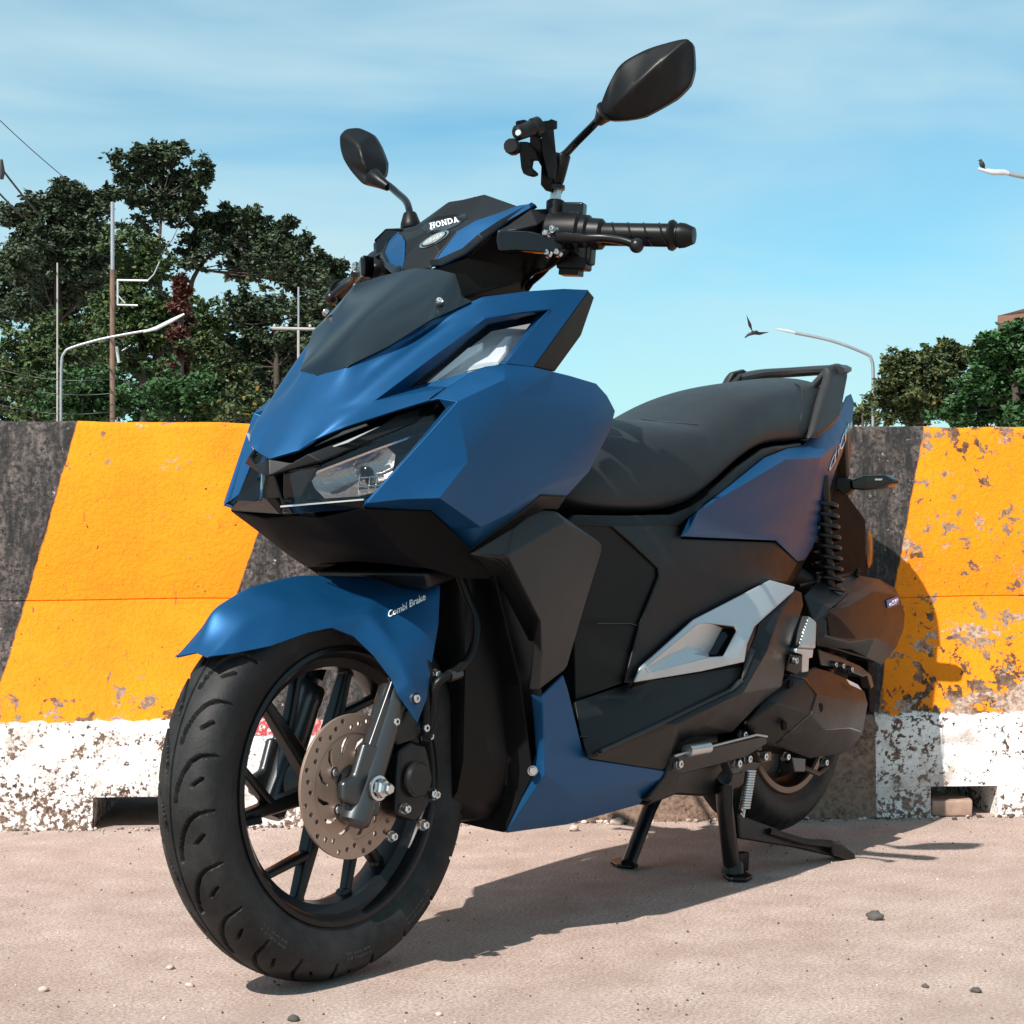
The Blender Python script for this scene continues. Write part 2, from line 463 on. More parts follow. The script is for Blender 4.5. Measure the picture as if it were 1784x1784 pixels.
# ---- ground
def ground_mat():
    m, nt, b = nodes('concrete_ground')
    t = nnode(nt, 'ShaderNodeTexCoord'); v = t.outputs['Object']
    big = nnoise(nt, 1.6, 5, .6, v, .6); mid = nnoise(nt, 9, 6, .65, v); fine = nnoise(nt, 190, 5, .8, v); sp = nnoise(nt, 300, 3, .6, v)
    c = nmix(nt, nramp(nt, mid, .3, .72), (.42, .312, .266, 1), (.61, .482, .426, 1))
    c = nmix(nt, nmath(nt, 'MULTIPLY', nramp(nt, big, .5, .72), .55), c, (.36, .255, .20, 1))
    c = nmix(nt, nramp(nt, fine, .36, .60), nmix(nt, .72, c, (.11, .072, .055, 1)), c)
    c = nmix(nt, nmath(nt, 'MULTIPLY', nramp(nt, fine, .30, .46), .0), c, c)
    fl = nramp(nt, sp, .62, .68)
    c = nmix(nt, nmath(nt, 'MULTIPLY', fl, .5), c, (.80, .72, .66, 1))
    dk = nramp(nt, nnoise(nt, 190, 2, .5, v), .24, .28)
    c = nmix(nt, nmath(nt, 'SUBTRACT', 1, dk), c, (.16, .115, .09, 1))
    # soft streaks: smudges and a faint cast shadow painted into the slab
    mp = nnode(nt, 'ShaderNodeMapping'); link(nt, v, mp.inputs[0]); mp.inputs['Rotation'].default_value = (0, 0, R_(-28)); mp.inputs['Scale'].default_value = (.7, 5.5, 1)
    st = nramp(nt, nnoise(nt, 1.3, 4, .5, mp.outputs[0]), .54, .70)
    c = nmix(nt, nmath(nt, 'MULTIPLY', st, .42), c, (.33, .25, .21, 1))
    link(nt, c, b.inputs['Base Color']); b.inputs['Roughness'].default_value = .92; b.inputs['Specular IOR Level'].default_value = .2
    h = nmath(nt, 'ADD', nmath(nt, 'MULTIPLY', fine, .8), nmath(nt, 'MULTIPLY', mid, .8))
    nbump(nt, b, h, .65, .006)
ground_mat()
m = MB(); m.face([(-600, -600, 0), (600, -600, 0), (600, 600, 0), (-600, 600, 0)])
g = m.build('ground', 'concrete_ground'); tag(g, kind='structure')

# ---- barrier material: stripes painted on the slab with peeling
def barrier_mat():
    m, nt, b = nodes('painted_concrete')
    t = nnode(nt, 'ShaderNodeTexCoord'); sp = nnode(nt, 'ShaderNodeSeparateXYZ'); v = t.outputs['Object']; link(nt, v, sp.inputs[0])
    X, Z = sp.outputs[0], sp.outputs[2]
    wob = nmath(nt, 'MULTIPLY_ADD', nnoise(nt, 22, 4, .6, v), .012, -.006)
    def bound(p, q):
        a, c = onwall(*p), onwall(*q); k = (c.x - a.x) / (c.z - a.z); k2 = k
        # x - (a.x + k (z - a.z)) > 0
        e = nmath(nt, 'SUBTRACT', nmath(nt, 'ADD', X, wob), nmath(nt, 'MULTIPLY_ADD', Z, k, a.x - k * a.z))
        return nmath(nt, 'MULTIPLY_ADD', e, 260, .5, clamp=True)
    bs = [bound((133, 742), (8, 1165)), bound((512, 742), (407, 1052)), bound((886, 742), (760, 1150)), bound((1245, 742), (1150, 1150)), bound((1610, 745), (1532, 1238))]
    # outside the picture the stripes simply go on
    a0 = onwall(133, 742); a1 = onwall(8, 1165); k = (a1.x - a0.x) / (a1.z - a0.z)
    per = onwall(886, 742).x - a0.x
    def rep(x0, kk):
        e = nmath(nt, 'SUBTRACT', X, nmath(nt, 'MULTIPLY_ADD', Z, kk, x0 - kk * TOPZ)); return e
    s = None
    for i, q in enumerate(bs):
        s = q if s is None else (nmath(nt, 'SUBTRACT', s, q) if i % 2 else nmath(nt, 'ADD', s, q))
    left = nmath(nt, 'PINGPONG', nmath(nt, 'ADD', rep(a0.x, k), 100 * per), per / 2)
    e_left = nmath(nt, 'LESS_THAN', rep(a0.x - .02, k), -.36)
    el_in = nmath(nt, 'LESS_THAN', rep(a0.x - .36 - .4, k), 0)
    far = nmath(nt, 'SUBTRACT', e_left, el_in)
    s = nmath(nt, 'ADD', s, far, clamp=True)
    r = nmath(nt, 'GREATER_THAN', X, onwall(1610, 745).x + .55)
    s = nmath(nt, 'SUBTRACT', s, r, clamp=True)
    # paints
    n_med = nnoise(nt, 26, 6, .68, v, .3); n_big = nnoise(nt, 4.5, 4, .6, v); n_fin = nnoise(nt, 110, 4, .65, v)
    orange = nmix(nt, nramp(nt, n_big, .3, .7), (.74, .190, .002, 1), (.83, .245, .003, 1))
    orange = nmix(nt, nmath(nt, 'MULTIPLY', nramp(nt, nnoise(nt, 60, 5, .7, v), .56, .72), .35), orange, (.5, .16, .01, 1))
    mpv = nnode(nt, 'ShaderNodeMapping'); link(nt, v, mpv.inputs[0]); mpv.inputs['Scale'].default_value = (26, 26, 2.2)
    streak = nnoise(nt, 1.4, 6, .7, mpv.outputs[0])
    black = nmix(nt, nmath(nt, 'MULTIPLY', nramp(nt, streak, .42, .62), nramp(nt, n_fin, .38, .58)), (.017, .0165, .017, 1), (.125, .10, .09, 1))
    black = nmix(nt, nramp(nt, nnoise(nt, 75, 5, .7, v), .64, .70), black, (.38, .34, .31, 1))
    body = nmix(nt, s, black, orange)
    bare = nmix(nt, nramp(nt, n_fin, .3, .7), (.13, .075, .048, 1), (.34, .24, .19, 1))
    dirt = nmix(nt, nramp(nt, n_fin, .35, .65), (.045, .024, .014, 1), (.14, .075, .04, 1))
    # peel mask: more near the foot of the stripe, at the top edge, and further right
    low = nramp(nt, Z, .21, .40, (1, 1, 1, 1), (0, 0, 0, 1)); topm = nramp(nt, Z, .765, .835)
    xr = nramp(nt, nmath(nt, 'MULTIPLY_ADD', X, .3, .3), .70, .83)
    th = nmath(nt, 'ADD', nmath(nt, 'ADD', nmath(nt, 'MULTIPLY', low, .13), nmath(nt, 'MULTIPLY', topm, .055)), nmath(nt, 'MULTIPLY', xr, .085))
    th = nmath(nt, 'ADD', th, nmath(nt, 'MULTIPLY_ADD', n_big, .16, -.085))
    pv = nmath(nt, 'ADD', n_med, th)
    peel = nmath(nt, 'MULTIPLY', nramp(nt, pv, .655, .675), nmath(nt, 'MULTIPLY_ADD', s, .9, .1))
    body = nmix(nt, peel, body, nmix(nt, nramp(nt, nnoise(nt, 9, 3, .5, v), .4, .6), dirt, bare))
    pv2 = nmath(nt, 'ADD', nnoise(nt, 9.5, 7, .72, v, .5), nmath(nt, 'MULTIPLY', th, .8))
    peel2 = nmath(nt, 'MULTIPLY', nramp(nt, pv2, .665, .68), s)
    body = nmix(nt, peel2, body, nmix(nt, nramp(nt, n_fin, .4, .6), (.20, .125, .09, 1), (.42, .31, .25, 1)))
    drip = nmath(nt, 'MULTIPLY', nramp(nt, nnoise(nt, 2.2, 6, .72, mpv.outputs[0]), .60, .66), nramp(nt, n_fin, .45, .58))
    body = nmix(nt, nmath(nt, 'MULTIPLY', drip, .6), body, dirt)
    grime = nmath(nt, 'MULTIPLY', nramp(nt, nnoise(nt, 3.1, 7, .74, v, .6), .48, .72), nramp(nt, nnoise(nt, 48, 6, .72, v), .42, .62))
    body = nmix(nt, nmath(nt, 'MULTIPLY', nmath(nt, 'MULTIPLY', grime, .55), s), body, (.30, .10, .012, 1))
    pin = nramp(nt, nnoise(nt, 95, 2, .5, v), .735, .75); body = nmix(nt, pin, body, (.05, .025, .015, 1))
    # whitewashed foot
    wn_ = nmath(nt, 'ADD', nmath(nt, 'ADD', nmath(nt, 'MULTIPLY', n_med, .46), nmath(nt, 'MULTIPLY', n_fin, .54)), nmath(nt, 'MULTIPLY_ADD', n_big, .30, -.15))
    d0, d1 = onwall(960, 1330).x, onwall(1526, 1330).x
    mid = nmath(nt, 'MULTIPLY', nmath(nt, 'GREATER_THAN', X, d0), nmath(nt, 'LESS_THAN', X, d1))
    lowd = nramp(nt, Z, .0, .09, (1, 1, 1, 1), (0, 0, 0, 1))
    wn_ = nmath(nt, 'SUBTRACT', nmath(nt, 'SUBTRACT', wn_, nmath(nt, 'MULTIPLY', mid, .34)), nmath(nt, 'MULTIPLY', lowd, .07))
    white = nmix(nt, nramp(nt, wn_, .43, .455), nmix(nt, nramp(nt, n_fin, .35, .62), (.055, .033, .023, 1), (.26, .17, .13, 1)), nmix(nt, n_big, (.78, .73, .70, 1), (.86, .84, .83, 1)))
    gr_ = nramp(nt, nnoise(nt, 7.5, 7, .72, v, .4), .46, .62)
    white = nmix(nt, nmath(nt, 'MULTIPLY', gr_, .62), white, (.25, .175, .135, 1))
    ra, rb = onwall(440, 1265).x, onwall(560, 1265).x
    redm = nmath(nt, 'MULTIPLY', nmath(nt, 'MULTIPLY', nmath(nt, 'GREATER_THAN', X, ra), nmath(nt, 'LESS_THAN', X, rb)), nmath(nt, 'GREATER_THAN', Z, .185))
    white = nmix(nt, nmath(nt, 'MULTIPLY', redm, nramp(nt, n_fin, .4, .5)), white, (.42, .06, .07, 1))
    zz = nmath(nt, 'ADD', Z, nmath(nt, 'MULTIPLY_ADD', nnoise(nt, 30, 4, .6, v), .03, -.015))
    c = nmix(nt, nramp(nt, zz, .2145, .2185), white, body)
    # construction joint
    jz = nmath(nt, 'ADD', Z, nmath(nt, 'MULTIPLY_ADD', nnoise(nt, 3, 4, .5, v), .008, -.004))
    link(nt, c, b.inputs['Base Color']); b.inputs['Roughness'].default_value = .8; b.inputs['Specular IOR Level'].default_value = .25
    h = nmath(nt, 'SUBTRACT', nmath(nt, 'MULTIPLY_ADD', n_fin, .5, nmath(nt, 'MULTIPLY', n_med, .5)), nmath(nt, 'MULTIPLY', peel, .35))
    h = nmath(nt, 'ADD', h, nmath(nt, 'MULTIPLY', nramp(nt, wn_, .46, .51), .25))
    nbump(nt, b, h, .38, .008)
barrier_mat()
# geometry: profile extruded along x, fine rows in view, drain slots cut in the foot
def slot(p0, p1, p2): a, c = onwall(*p0), onwall(*p1); return a.x, c.x, onwall(*p2).z
S1 = slot((161, 1440), (330, 1440), (240, 1386)); S2 = slot((1622, 1422), (1739, 1422), (1680, 1372))
zslot = (S1[2] + S2[2]) / 2
per = S2[0] - S1[0]
slots = [(S1[0], S1[1])] + [(S2[0], S2[1])]
slots = [(S1[0] - per, S1[0] - per + .17)] + slots + [(S2[0] + per, S2[0] + per + .17)]
m = MB()
X0, X1 = -3.2, 5.6
prof = [(0.003, zslot), (.006, .200), (.010, .212), (.022, .222), (.1035, .4585), (.1065, .4593), (.1065, .4608), (.1047, .4615), (.1625, .820), (.167, .830), (.175, TOPZ), (.335, TOPZ), (.345, .822), (.40, .46), (.49, .222), (.51, .2), (.51, zslot)]
NX = 260
rings = []
for i in range(NX + 1):
    x = X0 + (X1 - X0) * i / NX
    ring = []
    for k, (d, z) in enumerate(prof):
        j = noise.noise(Vector((x * 7, z * 9, 1.3))) * .0028 + noise.noise(Vector((x * 31, z * 33, 4.1))) * .0012
        if k in (0, len(prof) - 1): j = 0
        dz = noise.noise(Vector((x * 2.3, 5.0, 0))) * .006 if 4 <= k <= 7 else (noise.noise(Vector((x * 11, 8.0, 0))) * .0035 if 8 <= k <= 10 else 0)
        ring.append(m.bm.verts.new((x, d + j, z + dz)))
    rings.append(ring)
for A, B in zip(rings, rings[1:]):
    for k in range(len(A) - 1): m.bm.faces.new((A[k], B[k], B[k + 1], A[k + 1]))
    m.bm.faces.new((A[-1], B[-1], B[0], A[0]))
m.bm.faces.new(rings[0]); m.bm.faces.new(rings[-1])
bar_ = m.build('concrete_barrier', 'painted_concrete', None, deg=40)
bar_.matrix_world = BM
tag(bar_, 'long concrete road barrier with weathered yellow and black stripes over a peeling white foot', 'barrier')
xs = [X0] + [q for s_ in slots for q in s_] + [X1]
for a, c in zip(xs[0::2], xs[1::2]):
    m = MB(); n_ = max(2, int((c - a) / .05)); rings = []
    for i in range(n_ + 1):
        x = a + (c - a) * i / n_; e_ = noise.noise(Vector((x * 13, 3, 0))) * .006
        rings.append([m.bm.verts.new(q) for q in ((x, e_ * .5 - .006, -.02), (x, e_ * .4 - .002, .012), (x, .002, .03), (x, .003, zslot - .0005), (x, .51, zslot - .0005), (x, .515, -.02))])
    for A, B in zip(rings, rings[1:]):
        for k in range(6): m.bm.faces.new((A[k], B[k], B[(k + 1) % 6], A[(k + 1) % 6]))
    m.bm.faces.new(rings[0]); m.bm.faces.new(rings[-1])
    m.build('barrier_foot', 'painted_concrete', bar_, deg=40)
# broken block in the right hand drain slot
simple('brown_stone', (.30, .20, .15), .9, 0, .6, 120, .3, 30)
def rock(name, p, r, sq=(1, 1, 1), seed=0, mat='brown_stone', sub=2):
    bm = bmesh.new(); bmesh.ops.create_icosphere(bm, subdivisions=sub, radius=1); rnd = random.Random(seed)
    off = Vector((rnd.random() * 50, rnd.random() * 50, rnd.random() * 50))
    for v in bm.verts:
        k = 1 + .55 * noise.noise(v.co * 1.3 + off); v.co = Vector((v.co.x * sq[0], v.co.y * sq[1], v.co.z * sq[2])) * (r * k)
    sharp(bm, 25); me = bpy.data.meshes.new(name); bm.to_mesh(me); bm.free(); o = obj(name, me, None, mat); o.location = p
    o.rotation_euler = (0, 0, rnd.random() * 6); return o
bp = BM @ Vector((S2[0] + .042, .05, 0))
m = MB(); m.prism([(-.046, -.05, 0), (.04, -.052, 0), (.046, -.02, 0), (.044, .06, 0), (-.046, .06, 0)], (0, 0, .034))
bmesh.ops.subdivide_edges(m.bm, edges=m.bm.edges[:], cuts=3, use_grid_fill=True)
for v in m.bm.verts: v.co += Vector((noise.noise(v.co * 40), noise.noise(v.co * 41 + Vector((3, 0, 0))), noise.noise(v.co * 39 + Vector((0, 5, 0))))) * .004
bk = m.build('broken_block', 'brown_stone', None, .003, deg=60); bk.matrix_world = BM @ Matrix.Translation((S2[0] + .050, .055, 0.001))
tag(bk, 'broken concrete block lying in the drain slot at the foot of the barrier', 'block')
# rubble along the foot
stones = [(1524, 1597, .0135, 'dark angular stone alone on the pale ground right of the stand', (.06, .055, .05)), (1700, 1725, .0075, 'small dark stone near the right edge of the ground', 0), (1612, 1718, .005, 'tiny dark stone just left of the one near the right edge', 0),
          (512, 1775, .007, 'small dark stone in front of the front tyre', 0), (330, 1716, .006, 'small stone left of the front tyre contact patch', 0), (75, 1724, .007, 'pale brown stone at the lower left of the ground', 0), (296, 1686, .006, 'small pale stone beside the front tyre', 0), (765, 1767, .005, 'tiny stone by the lower edge, right of the front tyre', 0), (1000, 1444, .012, 'flat pale chip of concrete at the foot of the barrier under the scooter', 0), (1075, 1432, .015, 'larger pale chip of concrete lying under the scooter by the barrier', 0)]
simple('dark_stone', (.075, .065, .06), .9, 0, .6, 200, .3, 60); simple('pale_stone', (.45, .36, .31), .92, 0, .6, 200, .2, 60)
for i, (px, py, r, lab, c) in enumerate(stones):
    p = VZ(px, py, r * .35)
    o = rock('stone', p, r, (1, .8, .62), i * 7 + 1, 'dark_stone' if 'dark' in lab else 'pale_stone'); tag(o, lab, 'stone')
# grit: uncountable small pebbles
rnd = random.Random(5); bm = bmesh.new()
for i in range(1300):
    px = rnd.uniform(-40, 1830); py = rnd.choice([rnd.uniform(1436, 1500), rnd.uniform(1440, 1800), rnd.uniform(1500, 1800)])
    p = VZ(px, py, 0); r = .0008 + .0017 * rnd.random() ** 4
    if (BI @ p).y > -.03: continue
    M = Matrix.Translation(p + Vector((0, 0, r * .4))) @ Matrix.Rotation(rnd.random() * 6, 4, Vector((rnd.random(), rnd.random(), 1)).normalized()) @ Matrix.Diagonal((r, r * rnd.uniform(.6, 1), r * .7, 1))
    bmesh.ops.create_icosphere(bm, subdivisions=1, radius=1, matrix=M)
me = bpy.data.meshes.new('grit'); bm.to_mesh(me); bm.free()
m_, nt, b = nodes('grit'); gi = nnode(nt, 'ShaderNodeNewGeometry'); link(nt, nramp(nt, gi.outputs['Random Per Island'], .45, .9, (.07, .05, .04, 1), (.58, .48, .42, 1)), b.inputs['Base Color']); b.inputs['Roughness'].default_value = .9
tag(obj('grit', me, None, 'grit'), kind='stuff')
bm = bmesh.new()
for i in range(900):
    x = rnd.uniform(-1.2, 2.6); p = Vector((x, rnd.uniform(-.055, .003) * rnd.random(), 0)); r = .0015 + .006 * rnd.random() ** 3
    M = BM @ Matrix.Translation(p + Vector((0, 0, r * .4))) @ Matrix.Rotation(rnd.random() * 6, 4, 'Z') @ Matrix.Diagonal((r, r * .8, r * .6, 1))
    bmesh.ops.create_icosphere(bm, subdivisions=1, radius=1, matrix=M)
me = bpy.data.meshes.new('rubble'); bm.to_mesh(me); bm.free(); tag(obj('rubble', me, None, 'grit'), kind='stuff')

# ---- trees behind the barrier
def leafmat(name, dark, light, brown=None):
    m, nt, b = nodes(name); gi = nnode(nt, 'ShaderNodeNewGeometry')
    r = nnode(nt, 'ShaderNodeValToRGB'); e = r.color_ramp.elements; e[0].color = (*dark, 1); e[1].color = (*light, 1)
    if brown: x = e.new(.94); x.color = (*light, 1); e[-1].color = (*brown, 1)
    link(nt, gi.outputs['Random Per Island'], r.inputs[0]); link(nt, r.outputs[0], b.inputs['Base Color'])
    b.inputs['Roughness'].default_value = .55; b.inputs['Specular IOR Level'].default_value = .3
    b.inputs['Transmission Weight'].default_value = 0
    return m
leafmat('leaf_dark', (.020, .034, .018), (.064, .090, .046)); leafmat('leaf_mid', (.020, .042, .014), (.065, .105, .030), (.12, .10, .02)); leafmat('leaf_olive', (.024, .042, .018), (.075, .10, .032), (.22, .13, .015)); leafmat('leaf_green', (.014, .045, .014), (.045, .115, .032))
leafmat('leaf_red', (.045, .016, .012), (.13, .050, .035))
simple('bark', (.06, .046, .038), .9, 0, .5, 60, .3, 4); simple('pale_bark', (.22, .19, .16), .9, 0, .5, 60, .25, 4)
def tree(name, label, cat, group, D, trunk, clumps, mat, leaf=.16, dens=1.0, seed=1, bark='bark', tr=.14, spread=1.0, grow=1.0):
    """trunk: pixel poly-line at depth D; clumps: (px, py, rpx) at depth D with scatter"""
    rnd = random.Random(seed); k = D / FPX
    foot = CW(trunk[0][0], trunk[0][1], D); foot.z = 0
    root = empty(name, foot); tag(root, label, cat, group)
    tp = [foot - foot] + [CW(px, py, D) - foot for px, py in trunk[1:]]
    m = MB(); n_ = len(tp)
    m.tube(smoothpts_(tp, 4), [tr * (1 - .75 * i / ((n_ - 1) * 4)) for i in range((n_ - 1) * 4 + 1)], 8)
    cl = []
    for (px, py, rp) in clumps:
        rp *= grow
        c = CW(px, py, D) + DEPTH * rnd.uniform(-1, 1) * rp * k * 1.6 * spread - foot
        cl.append((c, rp * k))
        # limb from the nearest trunk point
        q = min(tp[1:], key=lambda t: (t - c).length + (t.z > c.z) * 1.0); 
        mid = (q + c) / 2 + Vector((0, 0, -.08 * (c - q).length))
        m.tube([q, mid, c - (c - mid) * .25], [tr * .20, tr * .12, tr * .04], 5)
    m.build('trunk', bark, root, deg=60)
    vs, fs = [], []
    def leafq(p, s):
        d = Vector((rnd.gauss(0, 1), rnd.gauss(0, 1), rnd.gauss(0, .5) - .15)).normalized()
        n = Vector((rnd.gauss(0, .7), rnd.gauss(0, .7), rnd.uniform(.25, 1.2))).normalized(); w = d.cross(n)
        if w.length < 1e-3: return
        w.normalize(); L = s * rnd.uniform(.7, 1.3); W = L * .30; i = len(vs); dr = d.cross(w) * (L * .10)
        vs.extend([p, p + d * L * .45 + w * W + dr, p + d * L, p + d * L * .45 - w * W + dr]); fs.append((i, i + 1, i + 2, i + 3))
    base_ = list(cl)
    for i, (c, r) in enumerate(base_):
        for c2, r2 in base_[i + 1:]:
            if (c - c2).length < 1.25 * (r + r2) and rnd.random() < .45: cl.append((c.lerp(c2, rnd.uniform(.35, .65)), min(r, r2) * rnd.uniform(.5, .8)))
    twigs = []
    for c, r in cl:
        for j in range(3):
            u = Vector((rnd.gauss(0, 1), rnd.gauss(0, 1), rnd.gauss(.2, .7))).normalized() * r * rnd.uniform(1.0, 1.35); sr = r * rnd.uniform(.10, .2)
            for q in range(int(20 * dens)): twigs.append((c + u + Vector((rnd.gauss(0, .8), rnd.gauss(0, .8), rnd.gauss(0, .5))) * sr))
    for p_ in twigs: leafq(p_, leaf)
    for c, r in cl:
        # sub-clumps (twig ends) then leaves
        for j in range(int(11 * dens)):
            u = Vector((rnd.gauss(0, 1), rnd.gauss(0, 1), rnd.gauss(0, .8))).normalized() * r * rnd.random() ** .45 * 1.12; u.z *= .78; u += (RIGHT * rnd.gauss(0, .18) + UP * rnd.gauss(0, .08)) * r
            sc = c + u; sr = r * rnd.uniform(.16, .42)
            for q in range(int(50 * dens)):
                a = Vector((rnd.gauss(0, 1), rnd.gauss(0, 1), rnd.gauss(0, .55))).normalized() * sr * rnd.random() ** .5 * 1.25
                leafq(sc + a, leaf)
    me = bpy.data.meshes.new('crown'); me.from_pydata(vs, [], fs); me.update()
    obj('crown', me, root, mat)
    return root
def smoothpts_(p, n=5):
    p = [Vector(q) for q in p]; out = []
    for i in range(len(p) - 1):
        a = p[max(i - 1, 0)]; b_ = p[i]; c = p[i + 1]; d = p[min(i + 2, len(p) - 1)]
        for k in range(n):
            t = k / n; out.append(.5 * ((2 * b_) + (c - a) * t + (2 * a - 5 * b_ + 4 * c - d) * t * t + (3 * b_ - a - 3 * c + d) * t ** 3))
    out.append(p[-1]); return out
G = 'trees behind the barrier'
DT = 58
tree('tall_tree', 'tallest tree rising above the others, with open tiered crown', 'tree', G, DT, [(282, 760), (280, 560), (277, 450), (283, 345)],
     [(222, 278, 20), (240, 296, 20), (268, 262, 22), (278, 285, 26), (315, 256, 14), (305, 272, 18), (352, 290, 13), (338, 305, 16), (362, 306, 12), (345, 318, 16), (300, 308, 26), (255, 322, 26), (318, 330, 26), (335, 348, 16), (275, 352, 28), (230, 345, 18), (300, 368, 24), (250, 380, 26), (322, 372, 16), (218, 310, 13)], 'leaf_dark', .165, .9, 3, tr=.12, grow=1.1)
tree('broad_tree', 'broad dark tree on the left filling the corner behind the lamp post', 'tree', G, DT - 2, [(100, 760), (102, 560), (100, 440), (108, 370)],
     [(22, 385, 22), (45, 372, 20), (70, 365, 22), (112, 336, 20), (130, 345, 22), (165, 350, 20), (188, 330, 16), (95, 362, 24), (40, 415, 34), (90, 405, 36), (140, 390, 36), (175, 385, 28), (30, 465, 40), (80, 460, 42), (130, 450, 40), (175, 445, 30), (60, 515, 42), (120, 510, 38), (20, 540, 36), (165, 505, 26)], 'leaf_dark', .165, 1.0, 4, tr=.18, grow=1.2)
tree('arching_tree', 'tree with a long arching crown leaning right over a gap of sky', 'tree', G, DT + 1, [(335, 760), (330, 560), (345, 470), (400, 420)],
     [(340, 395, 20), (362, 380, 18), (385, 372, 18), (402, 368, 16), (375, 400, 26), (410, 392, 24), (440, 380, 15), (448, 400, 24), (425, 425, 30), (470, 415, 24), (492, 392, 12), (505, 388, 9), (495, 425, 20), (480, 450, 28), (518, 440, 20), (528, 420, 12), (515, 470, 24), (545, 468, 20), (560, 452, 14), (578, 456, 14), (592, 462, 10), (565, 485, 22), (590, 490, 18), (535, 500, 24), (335, 430, 20), (345, 455, 18), (380, 440, 22), (405, 460, 20), (440, 470, 24)], 'leaf_dark', .16, .95, 5, tr=.13, grow=1.2)
tree('dark_tree', 'dark tree below the arching crown, beside the scooter nose', 'tree', G, DT - 4, [(480, 760), (482, 640), (480, 560)],
     [(420, 520, 22), (445, 545, 30), (490, 540, 32), (530, 540, 30), (575, 530, 26), (595, 515, 16), (420, 580, 34), (470, 590, 38), (525, 590, 38), (560, 570, 28), (400, 560, 20), (440, 640, 40), (500, 640, 40), (385, 620, 30), (460, 690, 40), (405, 690, 34)], 'leaf_dark', .165, 1.05, 6, grow=1.15)
tree('leafy_tree', 'mid green tree in the middle of the left grove behind the poles', 'tree', G, DT - 5, [(250, 760), (248, 620), (245, 540)],
     [(215, 420, 26), (250, 430, 28), (225, 470, 30), (275, 470, 26), (205, 520, 30), (250, 520, 34), (290, 540, 20), (180, 560, 34), (235, 580, 38), (285, 590, 30), (355, 540, 24), (345, 590, 34), (200, 620, 38), (260, 640, 38), (330, 640, 38), (370, 580, 24)], 'leaf_mid', .16, 1.0, 7, grow=1.2)
for i, (x, cl, lab, mt) in enumerate([
    (60, [(15, 600, 38), (65, 590, 40), (110, 580, 36), (30, 650, 40), (85, 645, 40), (140, 620, 36), (20, 705, 40), (70, 705, 38)], 'dense green bush tree at the left edge behind the barrier', 'leaf_mid'),
    (165, [(130, 670, 38), (175, 665, 36), (150, 712, 34), (200, 700, 36), (115, 715, 30)], 'low bush between the lamp post and the wooden pole', 'leaf_green'),
    (300, [(250, 690, 36), (300, 680, 38), (345, 690, 36), (270, 720, 32), (325, 722, 30), (385, 715, 32)], 'bright leafy bush right of the wooden pole, just above the barrier', 'leaf_green'),
    (430, [(400, 660, 30), (350, 600, 26), (375, 650, 34), (430, 715, 32), (385, 690, 30)], 'yellowish green bush left of the scooter nose', 'leaf_olive')]):
    tree('bush', lab, 'bush', 'bushes behind the barrier', DT - 8 - i, [(x, 760), (x, 730), (x, 700)], cl, mt, .16, 1.05, 20 + i, tr=.07, grow=1.25)
tree('creeper_trunk', 'dead trunk wrapped in reddish brown creeper among the trees', 'tree', G, DT - 9, [(312, 760), (314, 620), (316, 500)], [(316, 488, 9), (318, 510, 13), (314, 535, 15), (320, 560, 15), (315, 585, 15), (318, 612, 15), (310, 636, 14)], 'leaf_red', .13, 1.1, 9, tr=.16)
tree('backing_tree', 'far dark tree closing the view behind the left grove', 'tree', G, DT + 14, [(150, 760), (150, 640), (150, 580)], [(0, 560, 60), (60, 520, 50), (110, 560, 60), (165, 500, 40), (30, 640, 70), (120, 650, 70), (200, 600, 60), (-40, 480, 50), (20, 470, 40), (90, 450, 40), (140, 460, 40), (200, 540, 50), (230, 480, 40), (0, 720, 60), (90, 730, 60), (180, 720, 60)], 'leaf_dark', .30, 1.25, 11, grow=1.1)
tree('backing_tree', 'far dark tree closing the view behind the arching tree', 'tree', G, DT + 15, [(420, 760), (420, 660), (420, 600)], [(290, 600, 60), (350, 640, 60), (420, 620, 60), (500, 600, 60), (560, 600, 50), (590, 540, 34), (460, 680, 60), (270, 680, 60), (540, 545, 34), (250, 540, 40), (260, 450, 30), (430, 470, 26), (500, 480, 34), (560, 500, 28), (300, 730, 60), (400, 730, 60), (500, 730, 60), (300, 560, 36)], 'leaf_dark', .30, 1.25, 12, grow=1.0)
# right hand trees
tree('round_tree', 'olive round tree with yellowing top beside the right lamp post', 'tree', G, 34, [(1600, 760), (1602, 690), (1610, 640)],
     [(1540, 660, 20), (1560, 630, 18), (1575, 650, 26), (1600, 622, 18), (1625, 618, 16), (1645, 607, 13), (1615, 645, 30), (1655, 635, 26), (1690, 622, 20), (1670, 612, 13), (1545, 700, 24), (1585, 690, 32), (1630, 685, 34), (1675, 670, 34), (1560, 722, 22), (1610, 725, 28), (1660, 720, 30)], 'leaf_olive', .10, 1.15, 31, grow=1.25)
tree('glossy_tree', 'deep green glossy leaved tree at the right edge below the roof', 'tree', G, 28, [(1770, 760), (1770, 700), (1772, 660)],
     [(1715, 600, 14), (1735, 598, 18), (1765, 590, 24), (1800, 585, 30), (1720, 630, 26), (1760, 630, 34), (1810, 630, 34), (1700, 670, 30), (1750, 680, 36), (1800, 690, 38), (1685, 710, 26), (1730, 722, 30), (1780, 725, 34)], 'leaf_green', .105, 1.2, 32, grow=1.25)
tree('small_shrub', 'small pale shrub peeping over the barrier beside the scooter tail', 'bush', G, 40, [(1505, 760), (1503, 740), (1500, 725)], [(1500, 715, 14), (1512, 708, 10), (1494, 735, 14), (1515, 732, 13)], 'leaf_olive', .10, .7, 33, tr=.05)

